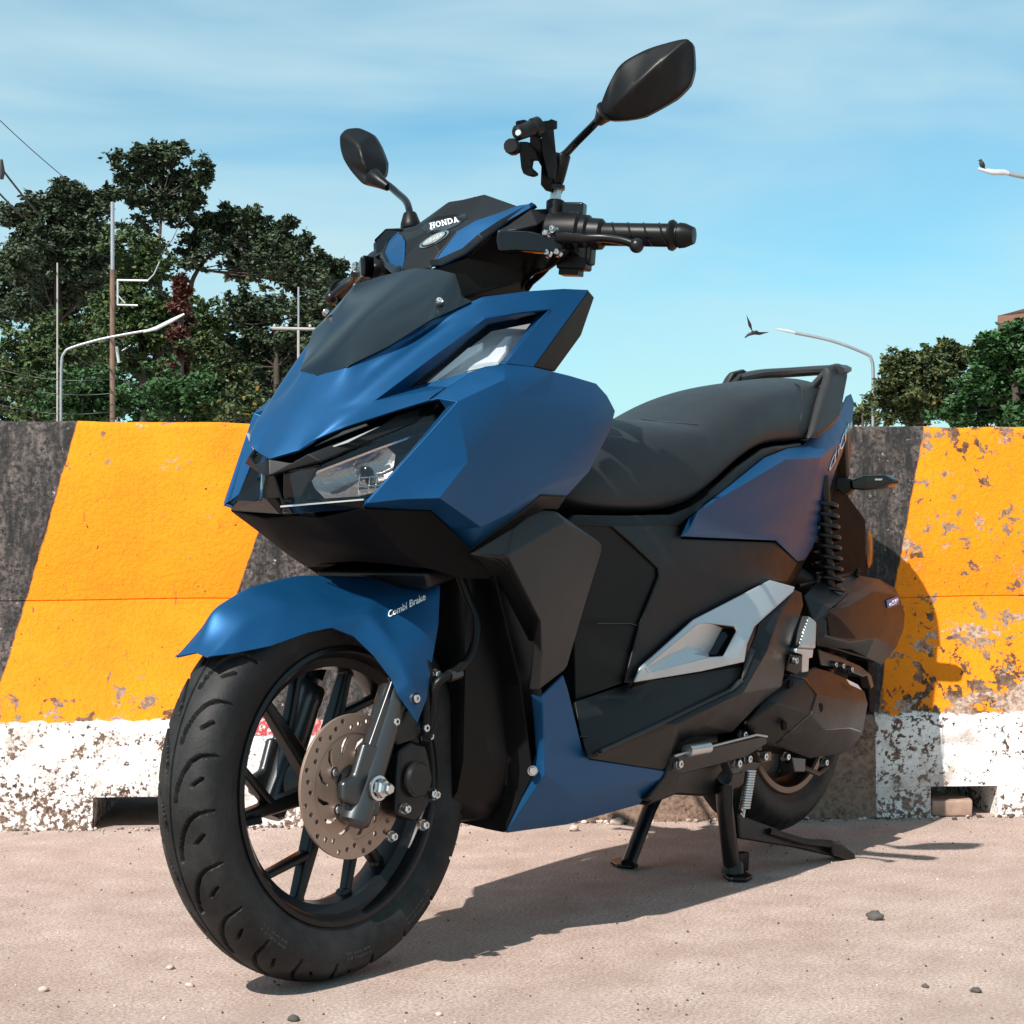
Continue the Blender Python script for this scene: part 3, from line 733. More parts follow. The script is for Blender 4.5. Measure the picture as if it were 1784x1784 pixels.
# ---- poles, lamps, wires
simple('galvanised', (.34, .36, .39), .45, .6, 0, var=.1); simple('wood_pole', (.16, .10, .07), .85, 0, .4, 60, .3, 2); simple('wire_black', (.02, .02, .022), .5); simple('lamp_white', (.46, .48, .50), .4, .2); simple('concrete_pole', (.36, .34, .32), .85, 0, .3, 60, .15, 3)
def pxr(D, px): return px * D / FPX
def local(root, px, py, D): return CW(px, py, D) - root.location
def street_lamp(label, D, foot, pts, head, rpx=2.6, hpx=3.2):
    p = CW(foot[0], foot[1], D); p.z = 0
    r = empty('street_lamp', p); tag(r, label, 'street lamp', 'street lamps behind the barrier')
    a = [Vector((0, 0, 0))] + [local(r, x, y, D) for x, y in pts]
    b_ = smoothpts_(a[1:], 5)
    MB().tube([a[0]] + b_, pxr(D, rpx), 10).build('pole', 'galvanised', r, deg=60)
    q = [local(r, x, y, D) for x, y in head]
    MB().tube(q, [(pxr(D, hpx * .6), pxr(D, hpx * .8))] + [(pxr(D, hpx), pxr(D, hpx * 1.5))] * (len(q) - 2) + [(pxr(D, hpx * .5), pxr(D, hpx * .8))], 10).build('lamp_head', 'lamp_white', r, deg=50)
    return r
street_lamp('grey street lamp with a curved arm, in front of the left grove', 42, (106, 735), [(106, 700), (107, 632), (112, 615), (124, 606), (180, 590), (255, 576)], [(250, 578), (272, 572), (300, 558), (321, 547)], 2.3, 3.0)
street_lamp('farther street lamp whose thin arm rises behind the wooden pole', 55, (204, 735), [(204, 700), (204, 628), (210, 614), (240, 594), (264, 579)], [(262, 580), (275, 575), (283, 570)], 1.6, 2.0)
street_lamp('grey street lamp right of the scooter tail with its arm reaching left', 34, (1521, 735), [(1521, 700), (1521, 645), (1518, 626), (1508, 616), (1450, 594), (1385, 580)], [(1388, 581), (1375, 577), (1353, 573)], 2.8, 2.4)
street_lamp('near street lamp at the right edge with a bird on its head', 22, (1990, 735), [(1990, 600), (1988, 400), (1975, 360), (1930, 335), (1784, 308), (1757, 302)], [(1760, 303), (1750, 300), (1730, 300), (1704, 294)], 4, 4.2)
def pole(name, label, D, x, ytop, rp, mat, up=None):
    p = CW(x, 735, D); p.z = 0; r = empty(name, p); tag(r, label, 'utility pole', 'poles behind the barrier')
    mid = local(r, x, up[0], D) if up else None
    if up:
        MB().tube([(0, 0, 0), mid], [pxr(D, rp), pxr(D, rp * .92)], 10).build('pole_shaft', mat, r)
        MB().tube([mid, local(r, x, ytop, D)], pxr(D, rp * .7), 10).build('pole_extension', up[1], r)
    else: MB().tube([(0, 0, 0), local(r, x, ytop, D)], [pxr(D, rp), pxr(D, rp * .8)], 10).build('pole_shaft', mat, r)
    return r
pw = pole('utility_pole', 'brown wooden utility pole with a bracket and grey pipe on top', 44, 196, 352, 5, 'wood_pole', (470, 'galvanised'))
def pbar(root, D, pts, rp, name, mat): MB().tube([local(root, x, y, D) for x, y in pts], pxr(D, rp), 8).build(name, mat, root)
pbar(pw, 44, [(204, 488), (258, 489)], 1.8, 'bracket_arm', 'lamp_white'); pbar(pw, 44, [(205, 488), (205, 530)], 1.8, 'bracket_arm', 'lamp_white'); pbar(pw, 44, [(204, 531), (240, 532)], 1.6, 'bracket_arm', 'lamp_white')
pbar(pw, 44, [(204, 513), (218, 528)], 1.2, 'bracket_brace', 'lamp_white'); pbar(pw, 44, [(258, 488), (268, 478), (278, 456)], 1.2, 'bracket_brace', 'galvanised')
MB().tube([local(pw, 203, 604, 43.8), local(pw, 207, 632, 43.8)], pxr(44, 2.5), 8).build('insulator', 'lamp_white', pw)
pd = pole('utility_pole', 'concrete utility pole with a cross-arm left of the scooter nose', 50, 520, 500, 2.6, 'concrete_pole', (575, 'galvanised'))
pbar(pd, 50, [(474, 572), (585, 574)], 2.6, 'cross_arm', 'concrete_pole')
for x in (478, 500, 540, 575): MB().lathe(local(pd, x, 570, 50), (0, 0, 1), [(0, 0), (pxr(50, 2.2), 0), (pxr(50, 2.6), pxr(50, 3)), (0, pxr(50, 6))], 8).build('insulator', 'lamp_white', pd)
pole('thin_pole', 'thin pale pole standing inside the left grove', 46, 100, 458, 1.8, 'concrete_pole')
def wire(label, D, a, b_, rp, sag=8, D2=None):
    D2 = D2 or D
    p, q = CW(*a, D), CW(*b_, D2); pts = []
    for i in range(17):
        t = i / 16; v = p.lerp(q, t); v.z -= 4 * sag * D / FPX * t * (1 - t); pts.append(v)
    o = MB().tube(pts, pxr(D, rp), 6).build('power_line', 'wire_black', None, deg=60); tag(o, label, 'cable', 'overhead cables on the left'); return o
wire('thin upper overhead cable crossing the sky at the left edge', 40, (-60, 150), (128, 322), .8, 6, 44)
wire('thick overhead cable running down into the broad left tree', 40, (-20, 262), (72, 378), 1.9, 4, 46)
wire('middle overhead cable below the thick one at the left edge', 40, (-30, 305), (40, 378), 1.8, 2, 46)
wire('short lowest overhead cable at the left edge', 40, (-30, 340), (12, 384), 1.8, 1, 46)
for i, (y0, y1, w) in enumerate(((620, 650, 'highest'), (650, 665, 'second'), (668, 690, 'third'), (700, 722, 'lowest'))):
    wire('%s of the faint sagging cables strung between the lamp post and the wooden pole' % w, 43.5, (-40 if i else 108, y0 - 25 + i * 6), (196, y1 - 5), .7, 14)
o = MB().tube([CW(2, 278, 40), CW(3, 300, 40), CW(2, 312, 40)], [pxr(40, 3), pxr(40, 6), pxr(40, 4)], 10).build('cable_insulator', 'wire_black', None); tag(o, 'black insulator hanging on the thick cable at the left edge', 'insulator')
# ---- house corner
p = CW(1850, 735, 60); p.z = 0
hs = empty('house', p); tag(hs, 'house at the right edge showing only its brown eave corner above the trees', 'house')
simple('roof_tile', (.10, .045, .035), .6, 0, .2, 20, .2, 3); simple('eave_wood', (.20, .10, .07), .6); simple('house_wall', (.62, .54, .48), .8)
HE = DEPTH * 5 + RIGHT * ((1738 - 892) / FPX * 5)
def hl(px, py, D=60): return local(hs, px, py, D)
R60 = pxr(60, 1)
MB().prism([hl(1764, 572), hl(1764, 735), hl(1960, 735), hl(1960, 572)], HE).build('wall', 'house_wall', hs)
MB().prism([hl(1738, 551), hl(1760, 545), hl(1960, 520), hl(1960, 551), hl(1764, 560), hl(1740, 563)], HE).build('fascia', 'eave_wood', hs)
MB().prism([hl(1738, 550), hl(1758, 545), hl(1790, 536), hl(1960, 490), hl(1960, 522), hl(1760, 549)], HE).build('roof', 'roof_tile', hs)
# ---- birds
simple('bird_black', (.015, .015, .018), .7)
def bird_fly(px, py, D):
    r = empty('bird', CW(px, py, D)); tag(r, 'black bird flying with raised wings above the scooter seat', 'bird')
    k = D / FPX
    L = lambda x, y, d=0: RIGHT * (x * k) + UP * (-y * k) + DEPTH * (d * k)
    m = MB(); m.tube([L(-14, 8, 3), L(-8, 3, 2), L(0, 0), L(5, -2), L(9, -3)], [(.3 * k, 2.5 * k), (2.2 * k, 3 * k), (3.6 * k, 3.6 * k), (2.6 * k, 2.6 * k), (.6 * k, .6 * k)], 10)
    m.build('body', 'bird_black', r, deg=70)
    for pts in (((-1, -1, -2), (-4, -14, -8), (-13, -30, -12), (-9, -12, -6)), ((2, 0, 3), (14, 2, 10), (29, -3, 14), (14, -1.5, 6))):
        a = [L(*q) for q in pts]; mm = MB()
        mm.tube([a[0], a[1].lerp(a[3], .5), a[2]], [(3.4 * k, .8 * k), (3.6 * k, .7 * k), (.4 * k, .3 * k)], 8)
        mm.prism([a[0], a[1], a[2], a[3]], DEPTH * (.6 * k)); mm.build('wing', 'bird_black', r, deg=70)
bird_fly(1312, 580, 26)
r = empty('bird', CW(1711, 293, 22)); tag(r, 'black bird perched on the street lamp head at the right edge', 'bird'); k = 22 / FPX
L = lambda x, y, d=0: RIGHT * (x * k) + UP * (-y * k) + DEPTH * (d * k)
MB().tube([L(3, 1), L(1, -4), L(-1, -9), L(-3, -13)], [(1.2 * k, 1.2 * k), (4.2 * k, 4.2 * k), (4.6 * k, 4.4 * k), (2 * k, 2 * k)], 10).sphere(L(-2.5, -13), 3 * k, 10).tube([L(-4, -14), L(-8, -13)], [1 * k, .2 * k], 6).build('body', 'bird_black', r, deg=70)
MB().tube([L(3, -6, -3), L(4, 2, -2)], [(3 * k, 1 * k), (.6 * k, .4 * k)], 8).build('wing', 'bird_black', r, deg=70)

# =================================================================== SCOOTER
def smoothpts(p, n=5):
    p = [Vector(q) for q in p]; out = []
    for i in range(len(p) - 1):
        a = p[max(i - 1, 0)]; b_ = p[i]; c = p[i + 1]; d = p[min(i + 2, len(p) - 1)]
        for k in range(n):
            t = k / n; out.append(.5 * ((2 * b_) + (c - a) * t + (2 * a - 5 * b_ + 4 * c - d) * t * t + (3 * b_ - a - 3 * c + d) * t ** 3))
    out.append(p[-1]); return out
S = empty('scooter', (0, 0, 0))
tag(S, 'matte blue and black motor scooter on its centre stand in front of the striped barrier', 'scooter')

# ---- inner core that closes the body off from behind (dark frame and under-tray)
m = MB()
secs = [(1.075, .085, .20, .60), (1.03, .105, .175, .80), (.97, .115, .17, .62), (.92, .12, .19, .36), (.78, .125, .20, .345), (.66, .12, .21, .42),
        (.56, .12, .22, .64), (.40, .125, .24, .70), (.20, .115, .36, .74), (.02, .10, .52, .76), (-.12, .075, .60, .79), (-.20, .05, .66, .82)]
rings = []
for x, w, z0, z1 in secs:
    pts = []
    for k in range(16):
        a = 2 * math.pi * k / 16
        cx, sx = math.cos(a), math.sin(a)
        pts.append(m.bm.verts.new((x, w * math.copysign(abs(cx) ** .5, cx), (z0 + z1) / 2 + (z1 - z0) / 2 * math.copysign(abs(sx) ** .5, sx))))
    rings.append(pts)
for a, b_ in zip(rings, rings[1:]):
    for k in range(16): m.bm.faces.new((a[k], a[(k + 1) % 16], b_[(k + 1) % 16], b_[k]))
m.bm.faces.new(rings[0]); m.bm.faces.new(rings[-1])
m.build('inner_body', 'black_plastic', S, deg=50)

# ---- front hood
hood = dict(c0=(469, 799, 0), k1=(521, 784, .037), e1=(545, 767, .056), e2=(600, 744, .083), e3=(690, 715, .118), e4=(748, 697, .141),
            s1=(780, 674, .145), s2=(824, 647, .165), s3=(868, 634, .18), s4=(881, 633, .186),
            scB=(553, 655, 0), sc1=(605, 637, .04), sc2=(677, 602, .07), sc3=(750, 556, .10), sc4=(822, 525, .125),
            b0=(600, 709, .073), b1=(677, 641, .094), b2=(755, 581, .116), b3=(826, 536, .136),
            v0=(560, 715, .040), v1=(640, 655, .058), v2=(735, 585, .083),
            cm=(507, 730, 0), w1=(842, 517, .135), w2=(922, 507, .165), w3=(982, 503, .185), w4=(1026, 505, .2), w5=(929, 639, .197),
            r0=(653, 698, .097), r1=(750, 625, .124), r2=(819, 575, .143), r3=(845, 555, .152), r4=(907, 544, .17), r5=(957, 539, .187),
            x3=(960, 534, .19), d0=(596, 722, .078))
panel('front_hood', hood, ['c0 k1 v0 cm', 'k1 e1 d0 v0', 'e1 e2 d0', 'e2 e3 r0 d0', 'd0 r0 b0 v0',
      'cm v0 sc1 scB', 'v0 b0 v1 sc1', 'b0 r0 r1 b1', 'v1 b0 b1', 'sc1 v1 sc2', 'v1 b1 v2 sc2', 'b1 r1 r2 b2', 'b1 b2 v2', 'sc2 v2 sc3',
      'v2 b2 b3 sc3', 'b2 r2 r3 b3', 'sc3 b3 sc4', 'sc4 b3 w1', 'b3 r3 r4 w2 w1', 'r4 r5 w3 w2', 'r5 w5 w4 w3', 'r5 s4 w5', 'e3 e4 s1 r0'],
      'matte_blue', S, 'merge', 3, .18, [('d0 b0 b1 b2 b3 w1', 1), ('e1 d0', .6), ('r5 w3', .95), ('v0 v1 v2', .15), ('cm c0', .15)])
# recessed bevel round the upper lamp
rec = dict(r0=(653, 698, .097), r1=(750, 625, .124), r2=(819, 575, .143), r3=(845, 555, .152), r4=(907, 544, .17), r5=(957, 539, .187), r6=(881, 634, .186),
           l0=(713, 676, .100), l1=(817, 590, .128), l2=(850, 565, .138), l3=(936, 547, .160), l4=(896, 603, .166), l5=(868, 635, .172),
           s1=(780, 674, .145), s2=(824, 647, .165), s0=(728, 672, .104))
panel('lamp_recess', rec, ['r0 l0 l1 r1', 'r1 l1 l2 r2', 'r2 l2 r3', 'r3 l2 l3 r4', 'r4 l3 r5', 'r5 l3 l4 r6', 'r6 l4 l5', 'r0 s1 s0 l0', 's1 s2 s0', 's2 l5 s0'],
      'matte_blue', S, 'sep', 0, thick=.003)
# upper position lamp (lens, reflector strip, textured indicator bowl)
for sd_ in (1, -1):
    f_ = lambda px, py, y: (lambda p: Vector((p.x, p.y * sd_, p.z)))(V(px, py, y))
    lens = [f_(*q) for q in ((715, 675, .1), (817, 590, .128), (850, 565, .138), (936, 548, .160), (897, 603, .165), (868, 635, .172), (837, 636, .155), (806, 642, .142), (768, 656, .122))]
    cen = sum(lens, Vector()) / len(lens); inn = Vector((-.03, -.012 * sd_, -.012))
    mb = MB(); mb.prism([p + inn * .62 for p in lens], inn * .4); hs = mb.build('position_lamp', 'lamp_inner', S)
    mb = MB(); mb.prism(lens, inn * .12); mb.build('lamp_lens', 'lens_glass', hs)
    k = inn * .55
    a = [f_(*q) for q in ((730, 670, .1), (754, 660, .112), (836, 601, .14), (838, 590, .137), (812, 600, .13))]
    MB().prism([p + inn * .3 for p in a], inn * .3).build('light_strip', 'decal_white', hs, .001)
    a = [f_(*q) for q in ((806, 641, .135), (838, 634, .15), (868, 632, .165), (886, 607, .16), (889, 580, .158), (878, 580, .153), (846, 612, .14))]
    MB().prism([p + inn * .32 for p in a], inn * .4, dome=(.72, inn * -.12)).build('indicator_bowl', 'indicator_clear', hs)
# ---- wing inner black back
panel('wing_inner', dict(a=(1026, 506, .2), b=(1036, 518, .194), c=(1013, 585, .19), d=(967, 648, .186), e=(929, 640, .197)), ['a e d c b'], 'black_plastic', S, 'sep', 0, thick=.02)
# cockpit surface behind the wings
panel('cockpit_panel', dict(a=(1.10, 0, .915, 'w'), b=(1.10, .12, .905, 'w'), c=(.97, .165, .915, 'w'), d=(.96, .17, .88, 'w'), e=(.98, .15, .80, 'w'), f=(.95, 0, .80, 'w'), g=(1.0, 0, .90, 'w'), h=(1.0, .15, .82, 'w')),
      ['a b c g', 'g c d e f'], 'black_plastic', S, 'merge', 0, flipvote=False)

MB().prism([(1.05, .045, .88), (1.05, -.045, .88), (.90, -.055, .87), (.90, .055, .87)], (-.02, 0, .08)).build('column_cover', 'black_plastic', S, .01)
# ---- smoked wind screen
panel('wind_screen', dict(a0=(553, 656, 0), a1=(605, 638, .042), a2=(677, 603, .074), a3=(750, 557, .106), a4=(822, 525, .129),
      b4=(806, 517, .115), t2=(793, 477, .092), t1=(765, 470, .054), t0=(722, 467, 0), m0=(640, 540, 0), m1=(702, 547, .060), q0=(592, 601, 0), q1=(640, 599, .043)),
      ['a0 a1 q1 q0', 'a1 a2 q1', 'q0 q1 m1 m0', 'q1 a2 a3 m1', 'm0 m1 t1 t0', 'm1 a3 t2 t1', 'a3 a4 b4 t2'],
      'screen_black', S, 'merge', 3, .0, thick=.003, bang=45)
for sd_ in (1, -1):
    p = V(765, 524, .1 + .003); p.y *= sd_
    bolt('screw', p, (.6, .5 * sd_, .5), .004, .002, S, 'bare_alloy', False)

# ---- side panel (big blue shoulder)
sp_ = dict(e4=(748, 697, .142), a1=(796, 700, .182), a2=(637, 877, .125), a1i=(776, 712, .157), a2i=(657, 857, .122), e5=(763, 694, .150),
           s1=(780, 674, .148), s2=(824, 647, .167), s3=(845, 638, .177), s4=(881, 634, .188), t1=(929, 639, .198), t2=(967, 648, .200), t2b=(992, 654, .201), t3=(1039, 668, .201), t3b=(1058, 689, .200), t4=(1072, 716, .198),
           g1=(880, 661, .200), g2=(940, 658, .206), m1=(766, 868, .187), m2=(872, 738, .201), m3=(815, 805, .193), m4=(900, 690, .205),
           q0=(1063, 750, .195), q1=(1027, 821, .188), q2=(988, 864, .180), q3=(940, 862, .182), q4=(926, 876, .176), d1=(819, 959, .147), d2=(751, 889, .138), d3=(632, 886, .112),
           n1=(1025, 735, .212), n2=(952, 842, .196), n3=(838, 918, .174), m0=(700, 870, .158), d15=(786, 925, .142))
panel('front_side_panel', sp_, ['e5 a1 a1i', 'e4 s1 a1 e5', 's1 s2 g1 a1', 's2 s3 s4 g1', 's4 t1 g2 g1', 't1 t2 g2', 'a1i a1 a2 a2i', 'a1 m2 m3', 'a1 g1 m4 m2', 'g1 g2 m4', 'a1 m3 m0 a2', 'm3 m1 m0',
      'a2 m0 d2 d3', 'm0 m1 d2', 'm1 n3 d15 d2', 'n3 d1 d15', 'm3 n3 m1', 'm2 n2 n3 m3', 'm4 n1 n2 m2', 'g2 t2 t2b n1 m4', 't2b t3 n1', 't3 t3b t4 n1', 't4 q0 n1', 'q0 q1 n1', 'n1 q1 n2', 'q1 q2 q3 n2', 'n2 q3 q4 n3', 'q4 d1 n3'],
      'matte_blue', S, 'sep', 0, .0, [('a1 a2', 1), ('a1 g1', 1), ('g1 g2', 1), ('a2 m0 m1', 1), ('m1 n3 d1', .8), ('n1 n2', .3), ('n2 n3', .3), ('m1 m3 m2', .35)], thick=.004, bev=.005, ridge=.7)
# shadow gap piece under the panel
panel('panel_gap', dict(a=(819, 959, .15), b=(926, 878, .178), c=(940, 864, .18), d=(988, 865, .178), e=(972, 888, .165), f=(947, 887, .165), g=(905, 917, .16), h=(835, 966, .15)), ['a b c f g h', 'c d e f'], 'black_plastic', S, 'sep', 0)

# ---- nose: central garnish, brow, headlamps, lower lip
panel('nose_garnish', dict(a0=(469, 800, 0), a1=(508, 807, .033), a2=(536, 791, .052), a3=(610, 762, .080), a4=(665, 740, .100), a5=(689, 724, .106), a6=(750, 705, .126), a7=(756, 731, .133),
      b0=(464, 829, 0), b1=(470, 828, .006), b2=(557, 803, .066), b3=(714, 740, .121), m1=(488, 812, .024), tc=(462, 797, 0)),
      ['tc a0 b1 b0', 'a0 a1 b1', 'a1 a2 b2 b1', 'a2 a3 b2', 'a3 a4 b3 b2', 'a4 a5 b3', 'a5 a6 a7 b3'], 'dark_plastic', S, 'merge', 0, thick=.006, bev=.002)
for sd_ in (1, -1):
    f_ = lambda px, py, y: (lambda p: Vector((p.x, p.y * sd_, p.z)))(V(px, py, y))
    inn = Vector((-.045, -.02 * sd_, 0))
    # brow lamp between hood edge and garnish
    bl = [f_(*q) for q in ((507, 808, .028), (523, 785, .032), (546, 768, .045), (601, 745, .07), (691, 716, .105), (750, 698, .13), (774, 712, .146), (757, 733, .14), (714, 741, .125), (557, 804, .058))]
    br = MB().prism([p + inn * .15 for p in bl], inn * .5).build('brow_lamp', 'gloss_black', S)
    for q in (((546, 778), (600, 756), (640, 741), (637, 738), (598, 751)), ((552, 788), (604, 767), (660, 743), (648, 749), (605, 771))):
        MB().prism([f_(x, y, .05 + (x - 546) * .0006) + inn * .02 for x, y in q], inn * .1).build('light_strip', 'silver_paint' if q[0][1] > 780 else 'dark_metal', br)
    # main lamp
    hl = [f_(*q) for q in ((503, 826, .03), (557, 804, .06), (714, 741, .125), (757, 733, .14), (776, 714, .15), (657, 857, .117), (634, 869, .112), (512, 879, .04), (510, 862, .036))]
    hs = MB().prism([p + inn * .9 for p in hl], inn * .12).build('headlamp', 'gloss_black', S)
    lens = MB().prism([p + inn * (.05 if sd_ == 1 else .30) for p in hl], inn * .04).build('lamp_lens', 'smoke_glass', hs)
    # reflector bowl: concave patch
    rim = [f_(*q) for q in ((533, 828, .043), (600, 801, .075), (668, 777, .104), (684, 792, .112), (678, 822, .113), (660, 854, .112), (620, 864, .1), (560, 868, .060), (542, 850, .048))]
    cen = sum(rim, Vector()) / len(rim)
    mb = MB(); r0 = [mb.bm.verts.new(p + inn * .3) for p in rim]; r1 = [mb.bm.verts.new(cen + (p - cen) * .66 + inn * .46) for p in rim]; r2 = [mb.bm.verts.new(cen + (p - cen) * .3 + inn * .52) for p in rim]
    n_ = len(rim)
    for A, B in ((r0, r1), (r1, r2)):
        for i in range(n_): mb.bm.faces.new((A[i], A[(i + 1) % n_], B[(i + 1) % n_], B[i]))
    mb.bm.faces.new(r2); mb.build('lamp_reflector', 'reflector', hs, deg=70)
    a = [f_(*q) for q in ((538, 824, .045), (656, 779, .1), (736, 751, .135), (737, 754, .135), (656, 783, .1), (539, 828, .045))]
    MB().prism([p + inn * .2 for p in a], inn * .06).build('lamp_trim', 'chrome', hs)
    bp = f_(632, 822, .095) + inn * .45
    MB().lathe(bp, (1, .4 * sd_, 0), [(0, .014), (.006, .011), (.008, .0), (.005, -.012)], 14).build('bulb_shade', 'gloss_black', hs)
    mb = MB()
    for y0 in (831, 846):
        mb.tube([f_(618, y0 + 1, .09) + inn * .28, f_(664, y0 - 2, .11) + inn * .28], .0012, 6)
    for x0 in (622, 640, 652):
        mb.tube([f_(x0, 828, .092 + (x0 - 622) * .0004) + inn * .28, f_(x0 - 3, 858, .09 + (x0 - 622) * .0004) + inn * .28], .0012, 6)
    mb.build('lamp_ribs', 'bare_alloy', hs)
    # glossy frame strip below the lamp and the vertical strut
    a = [f_(*q) for q in ((487, 867, .012), (505, 872, .03), (633, 868, .113), (640, 871, .119), (632, 887, .117), (507, 895, .01))]
    MB().prism(a, inn * .3).build('lip_trim', 'gloss_black', S, .0015)
    a = [f_(*q) for q in ((489, 881, .012), (634, 869, .117), (634, 871.5, .117), (489, 884, .012))]
    if sd_ == 1: MB().prism([p - inn * .03 for p in a], inn * .05).build('trim_line', 'silver_paint', S)
    # intake scoop on the nose sides
    a = [f_(*q) for q in ((490, 822, .012), (557, 806, .055), (512, 880, .03), (507, 895, .01), (490, 893, .0))]
    MB().prism([p + inn * .1 for p in a], inn * .3).build('nose_strut', 'gloss_black', S, .003)
def RV(px, py, y, dx=0): p = V(px, py, y); return (p.x + dx, -p.y, p.z, 'w')
panel('lamp_backing', dict(c0=(1.335, 0, .70, 'w'), c1=(1.325, 0, .615, 'w'), a=RV(640, 876, .1255, -.003), b=RV(786, 706, .168, -.008), e=RV(748, 699, .132, -.03), f=RV(600, 748, .07, -.04), g=RV(640, 800, .08, -.06)),
      ['c0 c1 a g', 'a b g', 'b e f g', 'f c0 g'], 'gloss_black', S, None, 0, thick=.003, flipvote=False)
# dark core that closes the nose behind the lamps
bm = bmesh.new()
for q in ((469, 800, 0), (545, 767, .05), (690, 715, .11), (780, 700, .15), (824, 660, .15), (632, 880, .108), (751, 880, .13), (815, 950, .14), (560, 900, .04)):
    p = V(*q)
    for sd_ in (1, -1): bm.verts.new((1.12 + (p.x - 1.12) * .72, p.y * sd_ * .84, .70 + (p.z - .70) * .82))
for q in ((1.05, .12, .62), (1.05, -.12, .62), (1.05, .13, .80), (1.05, -.13, .80)): bm.verts.new(q)
bmesh.ops.convex_hull(bm, input=bm.verts[:]); me = bpy.data.meshes.new('nose_core'); bm.to_mesh(me); bm.free(); obj('nose_core', me, S, 'black_plastic')
# lower lip and belly
panel('belly_cover', dict(l0=(515, 899, 0), l1=(632, 887, .117), l2=(751, 890, .139), l3=(819, 960, .158), l25=(786, 925, .15), r1=(560, 903, .05),
      m0=(1.295, 0, .585, 'w'), m1=(1.275, .07, .575, 'w'), m2=(1.235, .105, .565, 'w'),
      b0=(1.215, 0, .555, 'w'), b1=(1.215, .06, .552, 'w'), b2=(1.19, .11, .545, 'w'), b3=(1.14, .125, .53, 'w'), c0=(1.09, 0, .565, 'w'), c1=(1.09, .06, .565, 'w'), c2=(1.08, .11, .55, 'w'), c3=(1.075, .135, .53, 'w')),
      ['l0 r1 m1 m0', 'r1 l1 m2 m1', 'l1 l2 b2 m2', 'l2 l25 b3 b2', 'l25 l3 c3 b3', 'm0 m1 b1 b0', 'm1 m2 b2 b1', 'b0 b1 c1 c0', 'b1 b2 c2 c1', 'b2 b3 c3 c2'], 'matte_black', S, 'merge', 1, .6, flipvote=False, thick=.003)
# inner face behind the front wheel
panel('inner_fender', dict(a0=(1.06, 0, .60, 'w'), a1=(1.06, .11, .58, 'w'), a2=(1.10, .145, .56, 'w'), b0=(1.0, 0, .38, 'w'), b1=(1.005, .09, .38, 'w'), b2=(1.02, .14, .38, 'w'),
      c0=(.985, 0, .17, 'w'), c1=(.99, .07, .165, 'w'), c2=(1.0, .098, .166, 'w'), d2=(.985, .138, .25, 'w')), ['a0 a1 b1 b0', 'a1 a2 b2 b1', 'b0 b1 c1 c0', 'b1 b2 d2 c2 c1'], 'matte_black', S, 'merge', 1, .3, thick=.004)

# ---- leg shield: grey garnish and blue lower panel
panel('leg_shield_garnish', dict(a=(820, 964, .163), b=(895, 918, .17), c=(919, 899, .172), d=(947, 887, .174), e=(968, 890, .177), f=(1049, 947, .186), g=(1048, 962, .186), h=(1019, 1056, .18), i=(989, 1160, .155), j=(983, 1168, .15),
      k=(940, 1202, .15), l=(922, 1202, .142), m=(929, 1117, .155), n=(935, 1080, .168), o=(884, 989, .172), p=(867, 974, .168), q=(836, 968, .163),
      r1=(884, 967, .186), r2=(985, 908, .194), k1=(942, 1083, .18), k2=(944, 1140, .162)),
      ['a b r1 p q', 'p r1 o', 'b c r2 r1', 'c d e r2', 'e f r2', 'r2 f g k1', 'r1 r2 k1', 'o r1 k1 n', 'g h k1', 'h i k2 k1', 'i j k k2', 'k l k2', 'l m k2', 'm n k1 k2'], 'grey_plastic', S, 'sep', 0, thick=.006, bev=.004)
panel('garnish_return', dict(a=(820, 966, .158), b=(836, 969, .16), c=(867, 976, .164), d=(884, 990, .168), e=(935, 1082, .164), f=(929, 1118, .15), g=(922, 1118, .13), h=(870, 1020, .135), i=(835, 985, .135)), ['a b i', 'b c h i', 'c d h', 'd e h', 'e f g h'], 'dark_plastic', S, 'sep', 0, thick=.004)
panel('leg_shield_lower', dict(a=(924, 1209, .142), b=(942, 1214, .152), c=(982, 1176, .15), d=(990, 1201, .148), e=(1016, 1308, .15), f=(1027, 1322, .152), g=(1161, 1343, .152), h=(1152, 1358, .15), i=(1114, 1402, .13), j=(989, 1437, .115),
      k=(881, 1452, .098), l=(884, 1416, .102), m=(905, 1375, .116), n=(933, 1312, .134), o=(929, 1253, .14), p=(949, 1350, .154), q=(946, 1225, .153), r=(1000, 1385, .148), s=(1060, 1368, .152)),
      ['a b q', 'b c d q', 'a q p n o', 'q d e p', 'e f p', 'f s r p', 'f g h s', 's h i r', 'i j r', 'j k p r', 'k l m n p'], 'matte_blue', S, 'sep', 0, thick=.005, bev=.0035)
for sd_ in (1, -1):
    p = V(928, 1343, .143); p.y *= sd_
    bolt('bolt', p, (.75, .65 * sd_, 0), .0055, .003, S, 'metal', False)

# ---- floor: footboard, side cover, silver garnish
panel('footboard', dict(a=(1002, 1222, .12), b=(1086, 1193, .13), c=(1106, 1190, .15), d=(1222, 1170, .165), e=(1296, 1154, .172), f=(1299, 1176, .18), g=(1275, 1203, .178), h=(1150, 1262, .176), i=(1042, 1312, .17), j=(1024, 1318, .16), k=(1010, 1270, .14), m=(.80, .06, .37, 'w'), n=(.66, .06, .38, 'w')),
      ['k b c d h', 'a b k', 'd e f g h', 'h i j k'], 'dark_plastic', S, 'sep', 2, thick=.006, bev=.002)
for px, py, y in ((1115, 1232, .148), (1012, 1282, .142)):
    for sd_ in (1, -1):
        p = V(px, py, y); p.y *= sd_
        MB().lathe(p + Vector((0, 0, -.001)), (0, 0, 1), [(.009, 0), (.009, .0025), (.006, .0028), (.004, .001), (0, .001)], 16).build('screw', 'gloss_black', S)
